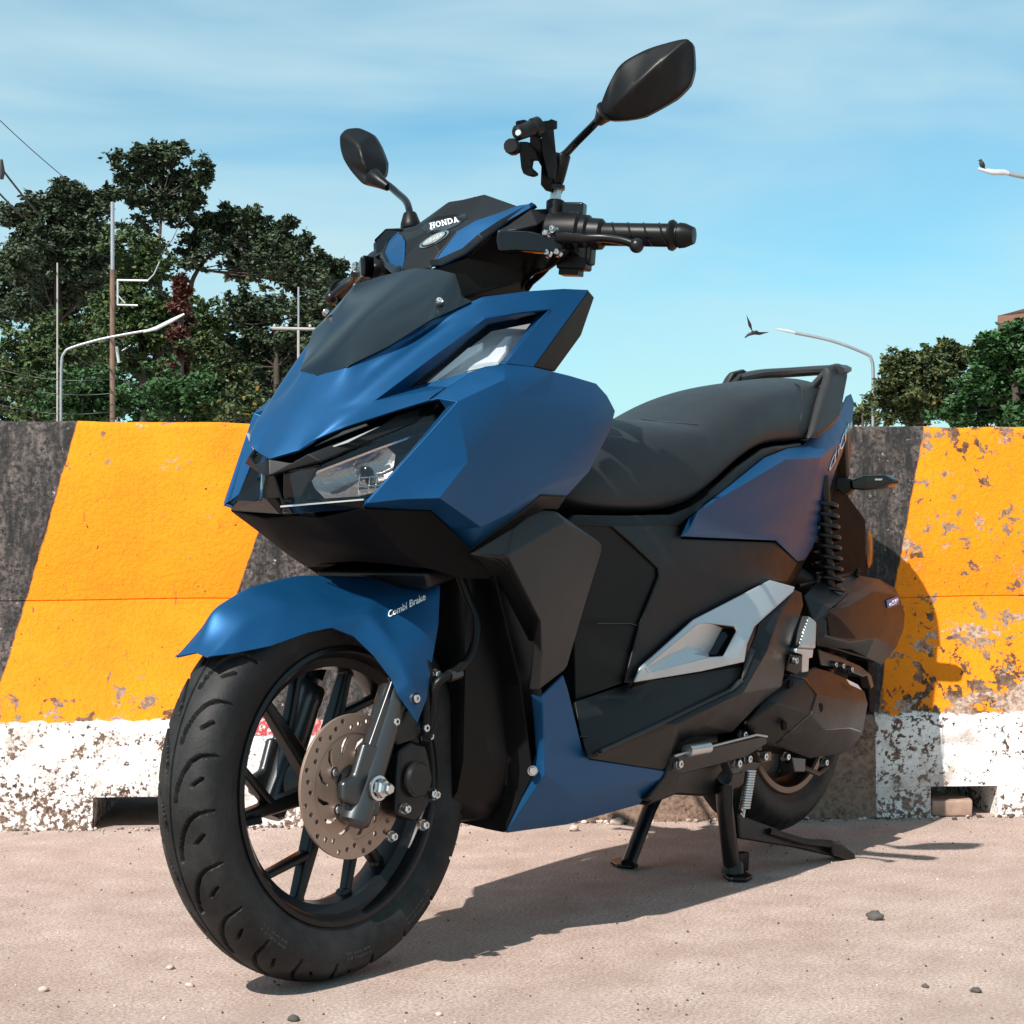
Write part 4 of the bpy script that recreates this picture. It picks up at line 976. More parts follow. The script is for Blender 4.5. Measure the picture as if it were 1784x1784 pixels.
panel('floor_side_cover', dict(a=(1026, 1322, .158), b=(1042, 1311, .172), c=(1150, 1262, .18), d=(1275, 1203, .184), e=(1298, 1175, .186), f=(1315, 1133, .182), f2=(1308, 1126, .178), g=(1316, 1108, .176), h=(1322, 1083, .172), i=(1385, 1027, .166),
      j=(1397, 1032, .166), k=(1400, 1054, .168), l=(1371, 1146, .17), m=(1362, 1196, .166), n=(1317, 1233, .158), n2=(1275, 1277, .15), o=(1208, 1284, .15), p=(1181, 1297, .15), q=(1174, 1318, .15), r=(1161, 1343, .15),
      u1=(1336, 1135, .194), u2=(1294, 1207, .194), u3=(1180, 1262, .186), u4=(1358, 1070, .18), w1=(1345, 1160, .184), w2=(1225, 1262, .172)),
      ['a b c u3', 'c d u2 u3', 'd e u2', 'e f u1 u2', 'f f2 g u1', 'g h u4 u1', 'h i u4', 'i j k u4', 'k l w1 u1 u4', 'l m w1', 'm u2 u1 w1', 'm n u2', 'n n2 w2 u2', 'u2 w2 u3', 'w2 n2 o', 'w2 o p u3', 'p q r u3', 'r a u3'],
      'dark_plastic', S, 'sep', 0, thick=.005, bev=.004)
for sd_ in (1, -1):
    f_ = lambda px, py, y: (lambda p: Vector((p.x, p.y * sd_, p.z)))(V(px, py, y))
    MB().tube([f_(1044, 1309, .171), f_(1150, 1260, .179), f_(1272, 1202, .183), f_(1290, 1186, .184)], [(.0035, .006)] * 4, 8, flat=(0, 0, 1)).build('footboard_edge', 'grey_plastic', S, deg=60)
    MB().prism([f_(1108, 1191, .150), f_(1222, 1171, .166), f_(1297, 1155, .176), f_(1294, 1170, .172), f_(1220, 1186, .160), f_(1096, 1202, .140)], (0, -.004 * sd_, 0)).build('footboard_riser', 'matte_black', S, .001)
panel('tip_guard', dict(a=(1308, 1126, .181), b=(1317, 1133, .186), c=(1299, 1176, .19), d=(1290, 1190, .188), e=(1296, 1160, .183)), ['a b c e', 'c d e'], 'grey_plastic', S, 'sep', 0, thick=.004)
panel('silver_garnish', dict(a=(1106, 1189, .158), b=(1116, 1162, .158), c=(1208, 1079, .16), d=(1343, 1010, .168), e=(1386, 1022, .17), e2=(1383, 1031, .172), f=(1316, 1091, .182), f2=(1303, 1121, .186), g=(1298, 1153, .187), h=(1222, 1170, .176),
      i1=(1216, 1087, .164), i2=(1238, 1086, .168), i3=(1281, 1091, .176), i4=(1285, 1099, .178), i5=(1262, 1143, .182), i6=(1236, 1145, .178), i7=(1130, 1172, .163), i8=(1124, 1163, .162), fm=(1312, 1086, .178), gm=(1285, 1148, .186), o=(1293, 1118, .184)),
      ['a b i8 i7', 'b c i1 i8', 'c d fm i2 i1', 'd e e2 f fm', 'fm i3 i2', 'fm f f2 o', 'fm o i4 i3', 'o gm i5 i4', 'f2 g gm o', 'gm g h i6 i5', 'h a i7 i6'], 'silver_paint', S, 'sep', 0, thick=.005, bev=.0025)
panel('garnish_scoop', dict(i1=(1216, 1087, .164), i2=(1238, 1086, .166), i3=(1266, 1093, .160), h1=(1262, 1095, .157), h2=(1235, 1139, .157), i6=(1236, 1145, .176), i7=(1130, 1172, .163), i8=(1124, 1163, .162), mid=(1190, 1125, .156)),
      ['i8 i1 mid', 'i1 i2 h1 mid', 'h1 h2 mid', 'h2 i6 mid', 'i6 i7 mid', 'i7 i8 mid'], 'silver_paint', S, 'sep', 1, .0, thick=.002)
panel('scoop_mouth', dict(a=(1259, 1094, .158), b=(1279, 1094, .165), c=(1283, 1099, .168), d=(1260, 1142, .17), e=(1236, 1141, .16)), ['a b c d e'], 'gloss_black', S, 'sep', 0, thick=.01)

# ---- lower side covers
panel('tunnel_cover', dict(a=(985, 912, .11), b=(1064, 916, .13), c=(1098, 944, .137), d=(1145, 990, .143), e=(1147, 1004, .144), f=(1113, 1087, .142), g=(1086, 1190, .135), h=(1003, 1222, .11), i=(1000, 1090, .105)), ['a b c i', 'c d e f i', 'f g h i'], 'black_plastic', S, 'sep', 0, thick=.005, bev=.003)
panel('lower_side_cover', dict(a=(1065, 915, .134), b=(1182, 915, .14), c=(1187, 938, .143), d=(1351, 944, .14), e=(1390, 981, .118), f=(1372, 1013, .13), g=(1343, 1012, .155), h=(1208, 1081, .151), i=(1116, 1163, .148), j=(1104, 1190, .148), k=(1088, 1190, .142), l=(1115, 1087, .147), m=(1149, 1005, .149), n=(1147, 990, .148), o=(1098, 943, .142), u=(1230, 1000, .152)),
      ['a b c n o', 'c u m n', 'c d u', 'd e f', 'd f g u', 'g h u', 'h l m u', 'h i l', 'i j k l'], 'dark_plastic', S, 'sep', 2, .15, thick=.004)
panel('tunnel_seam', dict(a=(1040, 1085, .14), b=(1100, 1085, .143), c=(1113, 1090, .1445), d=(1113, 1092.5, .1445), e=(1100, 1087.5, .143), f=(1040, 1087.5, .14)), ['a b e f', 'b c d e'], 'gloss_black', S, 'sep', 0, thick=.002)
panel('seat_base_trim', dict(a=(1000, 896, .117), b=(1084, 897, .128), c=(1168, 895, .135), d=(1203, 881, .14), e=(1226, 866, .144), f=(1282, 816, .145), g=(1330, 782, .141), h=(1352, 777, .136), i=(1394, 770, .116), j=(1398, 776, .12), k=(1373, 781, .128), l=(1331, 798, .14), m=(1269, 848, .149), n=(1221, 888, .15), o=(1200, 903, .149), p=(1184, 916, .143), q=(1064, 917, .133), r=(985, 913, .112)),
      ['a b q r', 'b c p q', 'c d o p', 'd e n o', 'e f m n', 'f g l m', 'g h k l', 'h i j k'], 'black_plastic', S, 'sep', 0, thick=.012, bev=.003)

# ---- rear blue panels and tail
panel('rear_side_panel', dict(a=(1186, 935, .150), b=(1200, 902, .152), c=(1221, 888, .151), d=(1269, 847, .149), e=(1331, 797, .141), f=(1373, 780, .128), g=(1398, 775, .118), h=(1412, 762, .11), i=(1440, 730, .09), j=(1462, 722, .075), k=(1476, 690, .055), l=(1483, 686, .05), m=(1489, 703, .055),
      n=(1485, 733, .066), o=(1477, 751, .075), p=(1469, 786, .088), q=(1455, 822, .098), r=(1441, 865, .105), s=(1430, 905, .11), t=(1423, 941, .112), u=(1402, 976, .112), v=(1390, 979, .118), w=(1353, 942, .149),
      r1=(1216, 890, .162), r2=(1369, 800, .163), r3=(1430, 797, .147), r4=(1464, 765, .105), b2=(1200, 924, .156), z1=(1372, 928, .152), z2=(1415, 850, .143), z3=(1445, 800, .122), zz=(1290, 925, .158)),
      ['a b b2', 'b c r1 b2', 'c d r1', 'd e r2 r1', 'e f r2', 'f g r3 r2', 'g h i r3', 'i j r4 r3', 'j k n r4', 'k l m n', 'n o r4', 'a b2 zz w', 'b2 r1 zz', 'r1 r2 z2 zz', 'r2 r3 z2', 'r3 r4 p z3', 'r4 o p', 'r3 z3 z2', 'z3 p q z2', 'z2 q r', 'zz z2 z1 w', 'z2 r s z1', 's t z1', 't u v z1', 'v w z1'],
      'matte_blue', S, 'sep', 0, .0, [('b2 r1 r2 r3 r4', 1), ('zz w', .3), ('z1 z2 z3', .6), ('z1 v', .8), ('z1 w', .6)], thick=.004, bev=.005, ridge=.7)
rsp = [o for o in bpy.data.objects if o.name.startswith('rear_side_panel')]
decal_on('emblem', textmesh('CLiCK', .006, .3), [(1443, 824), (1481, 752), (1478, 736), (1445, 806)], rsp[0], 'chrome', S, .0015, .0015)
m = MB()
m.prism([(-.18, .075, .80), (-.262, .045, .865), (-.28, .04, .82), (-.19, .075, .70)], (0, -.15, 0), dome=(.9, (0, .006, 0)))
m.build('tail_lamp', 'reflect_brown', S, .004)
MB().prism([(-.10, .085, .66), (-.19, .06, .72), (-.17, .06, .78), (-.05, .09, .74), (.02, .1, .60)], (0, -.17, 0)).build('tail_under_cover', 'matte_black', S, .004)
# grab rail
def rail(sd_):
    f_ = lambda px, py, y: (lambda p: Vector((p.x, p.y * sd_, p.z)))(V(px, py, y))
    m = MB()
    o_ = [f_(*q) for q in ((1411, 764, .132), (1426, 764, .134), (1462, 729, .128), (1469, 690, .122), (1477, 648, .116), (1473, 636, .112), (1462, 633, .108), (1442, 638, .106), (1442, 657, .112), (1427, 704, .124))]
    m.prism(o_, (0, -.012 * sd_, 0), dome=(.80, (0, .006 * sd_, 0)))
    g = m.build('grab_rail', 'grey_plastic', S, .004)
    g.parent = S
    MB().prism([f_(*q) for q in ((1446, 640, .10), (1440, 662, .10), (1412, 690, .095), (1405, 684, .095))], (0, -.012 * sd_, 0)).build('rail_brace', 'grey_plastic', g, .003)
    return g
for sd_ in (1, -1): rail(sd_)
MB().tube(smoothpts([(-.060, .106, .908), (-.13, .088, .916), (-.185, .052, .922), (-.20, 0, .924), (-.185, -.052, .922), (-.13, -.088, .916), (-.060, -.106, .902)], 4), [(.010, .024)] * 25, 10, flat=(0, 0, 1)).build('rail_bridge', 'grey_plastic', S, deg=50)
MB().prism([V(1407, 690, .05), V(1448, 676, .06), V(1440, 720, .07), V(1412, 745, .085)], (0, -.13, 0)).build('tail_top_cover', 'dark_plastic', S, .004)

# ---- seat: lofted sections
secs = [  # x, half width at base, z base, z top centre, crown half width, roundness
    (.845, .085, .640, .700, .030), (.80, .110, .630, .735, .042), (.72, .122, .627, .772, .052), (.64, .128, .628, .784, .074), (.57, .133, .634, .787, .088), (.52, .138, .646, .786, .104), (.472, .141, .670, .786, .116), (.450, .1415, .680, .795, .100),
    (.40, .142, .706, .811, .094), (.345, .140, .728, .831, .096), (.28, .136, .748, .851, .100), (.20, .131, .758, .869, .100), (.11, .124, .768, .881, .096), (.02, .116, .776, .894, .090), (-.05, .106, .782, .899, .080), (-.095, .094, .790, .890, .068), (-.115, .085, .80, .868, .06)]
m = MB(); rings = []
for x, w, zb, zt, wc in secs:
    h = zt - zb
    half = [(w * .93, zb - .004), (w, zb + .012), (w * 1.0, zb + h * .35), (w * .93 + wc * .05, zb + h * .62), (wc + (w - wc) * .45, zb + h * .84), (wc * .75, zt - h * .055), (wc * .4, zt - h * .012), (0, zt)]
    pts = [(y, z) for y, z in half] + [(-y, z) for y, z in half[-2::-1]]
    rings.append([m.bm.verts.new((x, y, z)) for y, z in pts])
for a, b_ in zip(rings, rings[1:]):
    for k in range(len(a) - 1): m.bm.faces.new((a[k], a[k + 1], b_[k + 1], b_[k]))
    m.bm.faces.new((a[-1], a[0], b_[0], b_[-1]))
m.bm.faces.new(rings[0]); m.bm.faces.new(rings[-1])
seat = m.build('seat', 'seat_vinyl', S, deg=60)
bm = bmesh.new(); bm.from_mesh(seat.data); lay = bm.edges.layers.float.new('crease_edge')
for e in bm.edges:
    a, b_ = e.verts
    if abs(a.co.x - .472) < 1e-4 and abs(b_.co.x - .472) < 1e-4 and min(a.co.z, b_.co.z) > .70: e[lay] = .8
    if abs(a.co.x - b_.co.x) > .01 and a.co.x < .30 and .50 < (a.co.z - .66) / .2 < .9 and abs(a.co.y) > .09: e[lay] = .25
bm.to_mesh(seat.data); bm.free()
md = seat.modifiers.new('sub', 'SUBSURF'); md.levels = md.render_levels = 2
# stitched rear pad seam
def seatpt(x, t):
    for (a, b_) in zip(secs, secs[1:]):
        if a[0] >= x >= b_[0]:
            k = (a[0] - x) / (a[0] - b_[0]); w, zb, zt, wc = [a[i] * (1 - k) + b_[i] * k for i in range(1, 5)]; break
    h = zt - zb
    half = [(w, zb + .012), (w * 1.0, zb + h * .35), (w * .93 + wc * .05, zb + h * .62), (wc + (w - wc) * .45, zb + h * .84), (wc * .75, zt - h * .055), (wc * .4, zt - h * .012), (0, zt)]
    s_ = abs(t) * 6; i = min(5, int(s_)); k = s_ - i
    y = half[i][0] * (1 - k) + half[i + 1][0] * k; z = half[i][1] * (1 - k) + half[i + 1][1] * k
    return Vector((x, y * (1 if t >= 0 else -1), z))
for sd_ in (1, -1):
    MB().tube([seatpt(.12 - .05 * k / 8 - .01 * (k / 8) ** 2, sd_ * (.04 + .54 * k / 8)) + Vector((0, -.0010 * sd_, 0)) for k in range(9)], .0016, 6).build('seat_seam_and_highlight', 'grey_plastic', seat, deg=60)

# ---- rear: mudguard, signal, reflector, shock, air box, transmission
MB().prism([V(1442, 832, .075), V(1466, 832, .07), V(1480, 866, .07), V(1509, 906, .066), V(1509, 1012, .066), V(1452, 1012, .075), V(1440, 900, .08)], (0, -.14, 0)).build('rear_mudguard', 'matte_black', S, .004)
p = V(1511, 957, .05)
m = MB(); m.lathe(p, Vector((-.30, .95, 0)), [(0, .010), (.030, .009), (.040, .004), (.042, -.004), (0, -.004)], 32); m.build('rear_reflector', 'reflect_brown', S)
for sd_ in (1, -1):
    f_ = lambda px, py, y: (lambda p: Vector((p.x, p.y * sd_, p.z)))(V(px, py, y))
    o_ = [f_(*q) for q in ((1480, 838, .095), (1505, 828, .118), (1542, 827, .153), (1557, 836, .168), (1557, 842, .168), (1545, 849, .155), (1505, 854, .118), (1482, 852, .097))]
    t_ = MB().prism(o_, (-.028, 0, 0), dome=(.85, (.006, .0, 0))).build('turn_signal', 'gloss_black', S, .004)
    MB().prism([f_(*q) for q in ((1457, 831, .072), (1484, 835, .098), (1484, 853, .098), (1470, 864, .084), (1455, 850, .07))], (-.02, 0, 0)).build('signal_stalk', 'black_plastic', t_, .003)
    MB().prism([f_(*q) + Vector((.0062, 0, .0)) for q in ((1527, 834, .14), (1541, 834, .152), (1541, 837, .152), (1527, 837, .14))], (.001, 0, 0)).build('signal_glint', 'bare_alloy', t_)
top, bot = Vector((.0, .115, .655)), Vector((-.03, .115, .475))
pts = []; n_ = 9 * 16
for i in range(n_ + 1):
    a = 2 * math.pi * i / 16; k = i / n_; c = top.lerp(bot, k)
    pts.append(c + Vector((math.cos(a) * .025, math.sin(a) * .025, 0)))
sh = MB().tube([top + Vector((0, 0, .05)), bot], .011, 14).build('shock_absorber', 'black_frame', S)
MB().tube(pts, .0042, 8).build('shock_spring', 'black_frame', sh, deg=60)
MB().lathe(bot, (.16, 0, -1), [(0, -.01), (.027, -.01), (.027, .004), (.013, .012), (.013, .05), (0, .05)], 16).build('spring_seat', 'dark_metal', sh)
# air cleaner case
panel('air_cleaner_case', dict(a=(1401, 1037, .13), b=(1424, 1013, .11), c=(1493, 1001, .105), d=(1533, 1009, .115), e=(1560, 1024, .13), f=(1567, 1038, .138), g=(1577, 1068, .134), h=(1575, 1096, .13), i=(1562, 1128, .124), j=(1536, 1160, .112), k=(1508, 1146, .118), l=(1483, 1132, .128), m=(1422, 1127, .15), n=(1418, 1085, .155),
      r1=(1447, 1062, .165), r2=(1477, 1057, .168), r3=(1524, 1030, .155), s1=(1436, 1107, .166), s2=(1480, 1120, .165), s3=(1525, 1112, .158)),
      ['a b r1 n', 'b c r3 r2 r1', 'c d r3', 'd e f r3', 'f g s3 r3', 'g h s3', 'h i s3', 'i j k s3', 'k l s2 s3', 'l m s1 s2', 'm n r1 s1', 'r1 r2 s2 s1', 'r2 r3 s3 s2'], 'dark_plastic', S, None, 0, thick=.006, bev=.005)
MB().prism([V(1403, 1030, .1), V(1560, 1026, .1), V(1574, 1068, .1), V(1535, 1155, .1), V(1425, 1125, .1)], (0, -.07, 0)).build('air_cleaner_back', 'black_plastic', S, .005)
MB().prism([V(1476, 1034, .158), V(1452, 1058, .167), V(1445, 1061, .166), V(1463, 1047, .16)], (0, .002, 0)).build('case_vent', 'gloss_black', S)
MB().prism([V(1440, 1075, .1665), V(1447, 1068, .1665), V(1462, 1078, .167), V(1491, 1112, .165), V(1482, 1113, .166), V(1444, 1108, .1665)], (0, .0015, 0)).build('case_recess', 'gloss_black', S)
m = MB(); m.tube([V(1390, 1021, .11), V(1426, 1012, .105), V(1494, 999, .1)], .005, 8); m.build('case_rim', 'black_plastic', S)
for q in ((1424, 1010), (1493, 998)): bolt('bolt', V(*q, .108), (0, .4, 1), .005, .008, S, 'black_frame')
decal('badge_plate', polymesh([[(0, 0), (1, 0), (1, 1), (0, 1)]]), [V(1545, 1060, .148), V(1565, 1052, .142), V(1563, 1039, .1425), V(1543, 1046, .149)], 'decal_blue', S, .001, .002)
decal('badge_text', textmesh('eSP', .02, .2), [V(1547, 1057, .149), V(1563, 1050, .143), V(1562, 1042, .143), V(1545, 1049, .15)], 'decal_white', S, .0006, .0035)
# transmission cover
panel('transmission_cover', dict(a=(1300, 1262, .15), b=(1330, 1215, .155), c=(1376, 1172, .15), d=(1417, 1161, .145), e=(1444, 1168, .142), f=(1474, 1181, .138), g=(1507, 1204, .132), h=(1513, 1226, .13), i=(1504, 1278, .13), j=(1484, 1306, .128), k=(1467, 1315, .125), l=(1410, 1323, .128), m=(1356, 1302, .135), n=(1310, 1290, .14),
      p1=(1403, 1183, .166), p2=(1422, 1210, .172), p3=(1412, 1244, .176), p4=(1380, 1280, .163), q1=(1436, 1270, .174), q2=(1480, 1268, .158), q3=(1488, 1225, .150), q4=(1460, 1195, .155), p0=(1350, 1225, .172)),
      ['a b p0', 'b c p1 p0', 'c d p1', 'd e q4 p2 p1', 'e f q4', 'f g q3 q4', 'g h q3', 'h i q2 q3', 'i j q2', 'j k q2', 'k l q1 q2', 'l m p4 q1', 'm n a p0 p4', 'p0 p1 p2 p3', 'p0 p3 p4', 'p3 q1 p4', 'p2 q4 q3', 'p2 q3 q2 q1 p3'], 'dark_plastic', S, None, 0, thick=.01, bev=.005)
MB().prism([V(1312, 1262, .13), V(1375, 1178, .13), V(1440, 1172, .125), V(1503, 1208, .12), V(1500, 1275, .12), V(1468, 1309, .115), V(1412, 1318, .12), V(1330, 1296, .13)], (0, -.09, 0)).build('transmission_case', 'black_frame', S, .006)
for q in ((1378, 1193, .1655), (1430, 1233, .172), (1367, 1264, .170)):
    MB().lathe(V(*q), (0, 1, 0), [(.0, .0006), (.0085, .0006), (.0085, -.004)], 18).build('bolt_hole', 'matte_black', S)
decal('warning_label', polymesh([[(0, 0), (1, 0), (1, 1), (0, 1)]]), [V(1477, 1193, .15), V(1498, 1203, .147), V(1490, 1193, .147), V(1471, 1184, .149)], 'decal_white', S, .0008, .004)
for q in ((1367, 1318, .12), (1434, 1328, .115)): bolt('bolt', V(*q), (0, 1, 0), .0065, .008, S)
MB().prism([V(1380, 1318, .11), V(1404, 1321, .11), V(1403, 1345, .11), V(1385, 1345, .11)], (0, -.03, 0)).build('cable_bracket', 'dark_metal', S, .002)
MB().tube([V(1372, 1325, .1), V(1424, 1348, .1), V(1440, 1335, .1)], .006, 8).build('drain_pipe', 'black_frame', S)
# bracket and brace between air box and transmission
br = MB().prism([V(1425, 1130, .12), V(1460, 1142, .12), V(1500, 1160, .115), V(1518, 1175, .11), V(1505, 1180, .11), V(1465, 1165, .118), V(1430, 1160, .12)], (0, -.03, 0)).build('rear_bracket', 'black_frame', S, .003)
for q in ((1452, 1158, .121), (1465, 1160, .12), (1480, 1166, .12)): bolt('bolt', V(*q), (0, 1, 0), .0055, .006, br)
MB().prism([V(1512, 1150, .08), V(1521, 1152, .08), V(1528, 1180, .07), V(1524, 1245, .07), V(1515, 1240, .07)], (0, -.14, 0)).build('rear_hugger', 'matte_black', S, .003)
MB().prism([V(1510, 1172, .1), V(1518, 1176, .1), V(1523, 1196, .1), V(1518, 1200, .1)], (0, -.02, 0)).build('hugger_stay', 'bronze_hub', S, .002)
# pillion foot peg (folded)
pg = MB().prism([V(1409, 1073, .185), V(1421, 1083, .19), V(1419, 1131, .19), V(1391, 1129, .185), V(1398, 1100, .185)], (-.01, -.028, 0), dome=(.86, (0, .004, 0))).build('foot_peg', 'bare_alloy', S, .003)
MB().prism([V(1389, 1129, .184), V(1418, 1131, .188), V(1416, 1146, .186), V(1410, 1147, .186), V(1409, 1170, .18), V(1398, 1172, .178), V(1399, 1141, .183), V(1387, 1137, .183)], (0, -.02, 0)).build('peg_mount', 'bare_alloy', pg, .002)
h_ = MB().prism([V(1378, 1140, .18), V(1398, 1142, .182), V(1398, 1165, .178), V(1388, 1176, .174), V(1370, 1168, .17)], (0, -.03, 0)).build('peg_hinge', 'gloss_black', pg, .003)
bolt('bolt', V(1386, 1151, .183), (0, 1, 0), .0055, .003, pg, 'metal', False)
mb = MB()
for i in range(9):
    mb.sphere(V(1408 - i * 1.9, 1078 + i * 5.5, .186), .0035, 6)
mb.build('peg_teeth', 'bare_alloy', pg)

# ---- stands and underside
MB().abox(.36, .70, -.10, .10, .165, .27).build('engine_block', 'black_frame', S, .02)
MB().prism([V(1158, 1340, .12), V(1250, 1320, .12), V(1330, 1290, .12), V(1330, 1330, .11), V(1290, 1375, .11), V(1235, 1388, .11), V(1180, 1385, .11), V(1130, 1405, .11)], (0, -.2, 0)).build('engine_guard', 'black_frame', S, .006)
ss = MB().prism([V(1172, 1316, .165), V(1196, 1309, .165), V(1334, 1278, .165), V(1340, 1296, .165), V(1300, 1321, .162), V(1190, 1350, .16), V(1170, 1345, .16)], (0, -.022, 0)).build('side_stand', 'black_frame', S, .006)
MB().tube([V(1175, 1317, .168), V(1198, 1310, .168), V(1228, 1303, .168), V(1318, 1280, .168), V(1336, 1283, .168)], .0022, 8).build('stand_edge', 'bare_alloy', ss)
MB().tube([V(1197, 1308, .172), V(1233, 1302, .172)], .010, 14).build('stand_roller', 'bare_alloy', ss)
bolt('bolt', V(1182, 1331, .167), (0, 1, 0), .007, .005, ss)
MB().prism([V(1172, 1318, .160), V(1190, 1345, .160), V(1178, 1372, .155), V(1140, 1398, .15), V(1128, 1392, .15), V(1160, 1350, .155)], (0, -.02, 0)).build('stand_foot', 'black_frame', ss, .004)
for i, q in enumerate(((1282, 1330, .155), (1300, 1322, .15), (1328, 1318, .14), (1292, 1281, .15))):
    bolt('bolt', V(*q), (0, 1, 0), .007, .008, S, 'metal')
MB().prism([V(1268, 1325, .15), V(1292, 1322, .15), V(1296, 1346, .15), V(1278, 1350, .15)], (0, -.02, 0)).build('stand_bracket', 'dark_metal', S, .003)
MB().prism([V(1320, 1310, .14), V(1345, 1308, .14), V(1345, 1326, .14), V(1328, 1330, .14)], (0, -.02, 0)).build('stand_bracket', 'bronze_hub', S, .003)
a, b_ = V(1308, 1342, .155), V(1297, 1410, .15)
pts = []; n_ = 15 * 10
for i in range(n_ + 1):
    t = 2 * math.pi * i / 10; c = a.lerp(b_, i / n_); pts.append(c + Vector((math.cos(t) * .0078, math.sin(t) * .0078, 0)))
MB().tube(pts, .0021, 6).build('stand_spring', 'bare_alloy', S, deg=60)
MB().tube([b_, b_ + Vector((.004, 0, -.012)), V(1292, 1418, .15), V(1288, 1424, .14)], .0022, 6).build('spring_hook', 'bare_alloy', S)
# centre stand
L0, L1 = V(1262, 1368, .118), VZ(1276, 1520, .012)
cs = MB().tube([L0, V(1262, 1400, .12), L1], [(.019, .015), (.016, .014), (.0145, .0145)], 14).build('centre_stand', 'black_frame', S)
MB().lathe(L1, (0, 0, 1), [(0, .022), (.015, .022), (.019, .014), (.02, 0), (0, 0)], 16).build('stand_foot', 'black_frame', cs)
MB().prism([VZ(1259, 1528, .002), VZ(1270, 1536, .002), VZ(1300, 1537, .002), VZ(1311, 1532, .002), VZ(1295, 1521, .002), VZ(1268, 1519, .002)], (0, 0, .007)).build('stand_pad', 'black_frame', cs, .002)
F0, F1 = V(1150, 1368, -.105), VZ(1094, 1506, .01)
MB().tube([F0, V(1131, 1410, -.105), F1], [(.018, .015), (.015, .0135), (.013, .013)], 14).build('stand_leg', 'black_frame', cs)
MB().prism([VZ(1063, 1505, .002), VZ(1075, 1512, .002), VZ(1100, 1514, .002), VZ(1112, 1511, .002), VZ(1100, 1502, .002), VZ(1075, 1500, .002)], (0, 0, .007)).build('stand_pad', 'black_frame', cs, .002)
MB().tube([L0 + Vector((0, 0, .02)), (.36, .02, .165), F0 + Vector((0, 0, .02))], [.02, .022, .02], 12).build('stand_crossbar', 'black_frame', cs)
MB().prism([V(1286, 1417, .125), V(1345, 1441, .13), V(1397, 1462, .15), V(1454, 1464, .175), V(1462, 1474, .178), V(1454, 1492, .178), V(1392, 1478, .15), V(1289, 1461, .122)], (0, -.016, 0)).build('stand_lever', 'black_frame', cs, .004)
MB().tube([V(1340, 1448, .14), V(1400, 1466, .16), V(1457, 1473, .182)], .006, 8).build('lever_rib', 'black_frame', cs)
MB().prism([V(1450, 1466, .185), V(1468, 1468, .19), V(1491, 1484, .2), V(1493, 1498, .2), V(1482, 1502, .196), V(1452, 1490, .185)], (-.01, -.03, .0)).build('lever_pedal', 'black_frame', cs, .006)
MB().prism([V(1287, 1487, .105), V(1307, 1484, .105), V(1305, 1518, .105), V(1288, 1514, .105)], (0, -.02, 0)).build('stand_stopper', 'black_plastic', cs, .003)

def named(n): return [o for o in bpy.data.objects if o.name.split('.')[0] == n]
tc_ = named('transmission_cover')
seam_on([(1376, 1176), (1403, 1183), (1422, 1210), (1412, 1244), (1352, 1296)], tc_, tc_[0], 2.4)
seam_on([(1436, 1271), (1480, 1268), (1504, 1276)], tc_, tc_[0], 1.6)
fs_ = named('front_side_panel') + named('front_hood')
seam_on([(749, 696), (780, 673), (824, 646), (846, 637), (868, 633)], fs_, named('front_side_panel')[0], 2.2)
lc_ = named('lower_side_cover') + named('tunnel_cover')
seam_on([(1147, 1002), (1113, 1087), (1088, 1186)], lc_, named('lower_side_cover')[0], 2.2)
seam_on([(1119, 730), (1150, 734), (1185, 737), (1216, 739)], [seat], seat, 1.8, 'grey_plastic', 'seat_seam_and_highlight')  # pale strip painted on as the highlight along the seat step
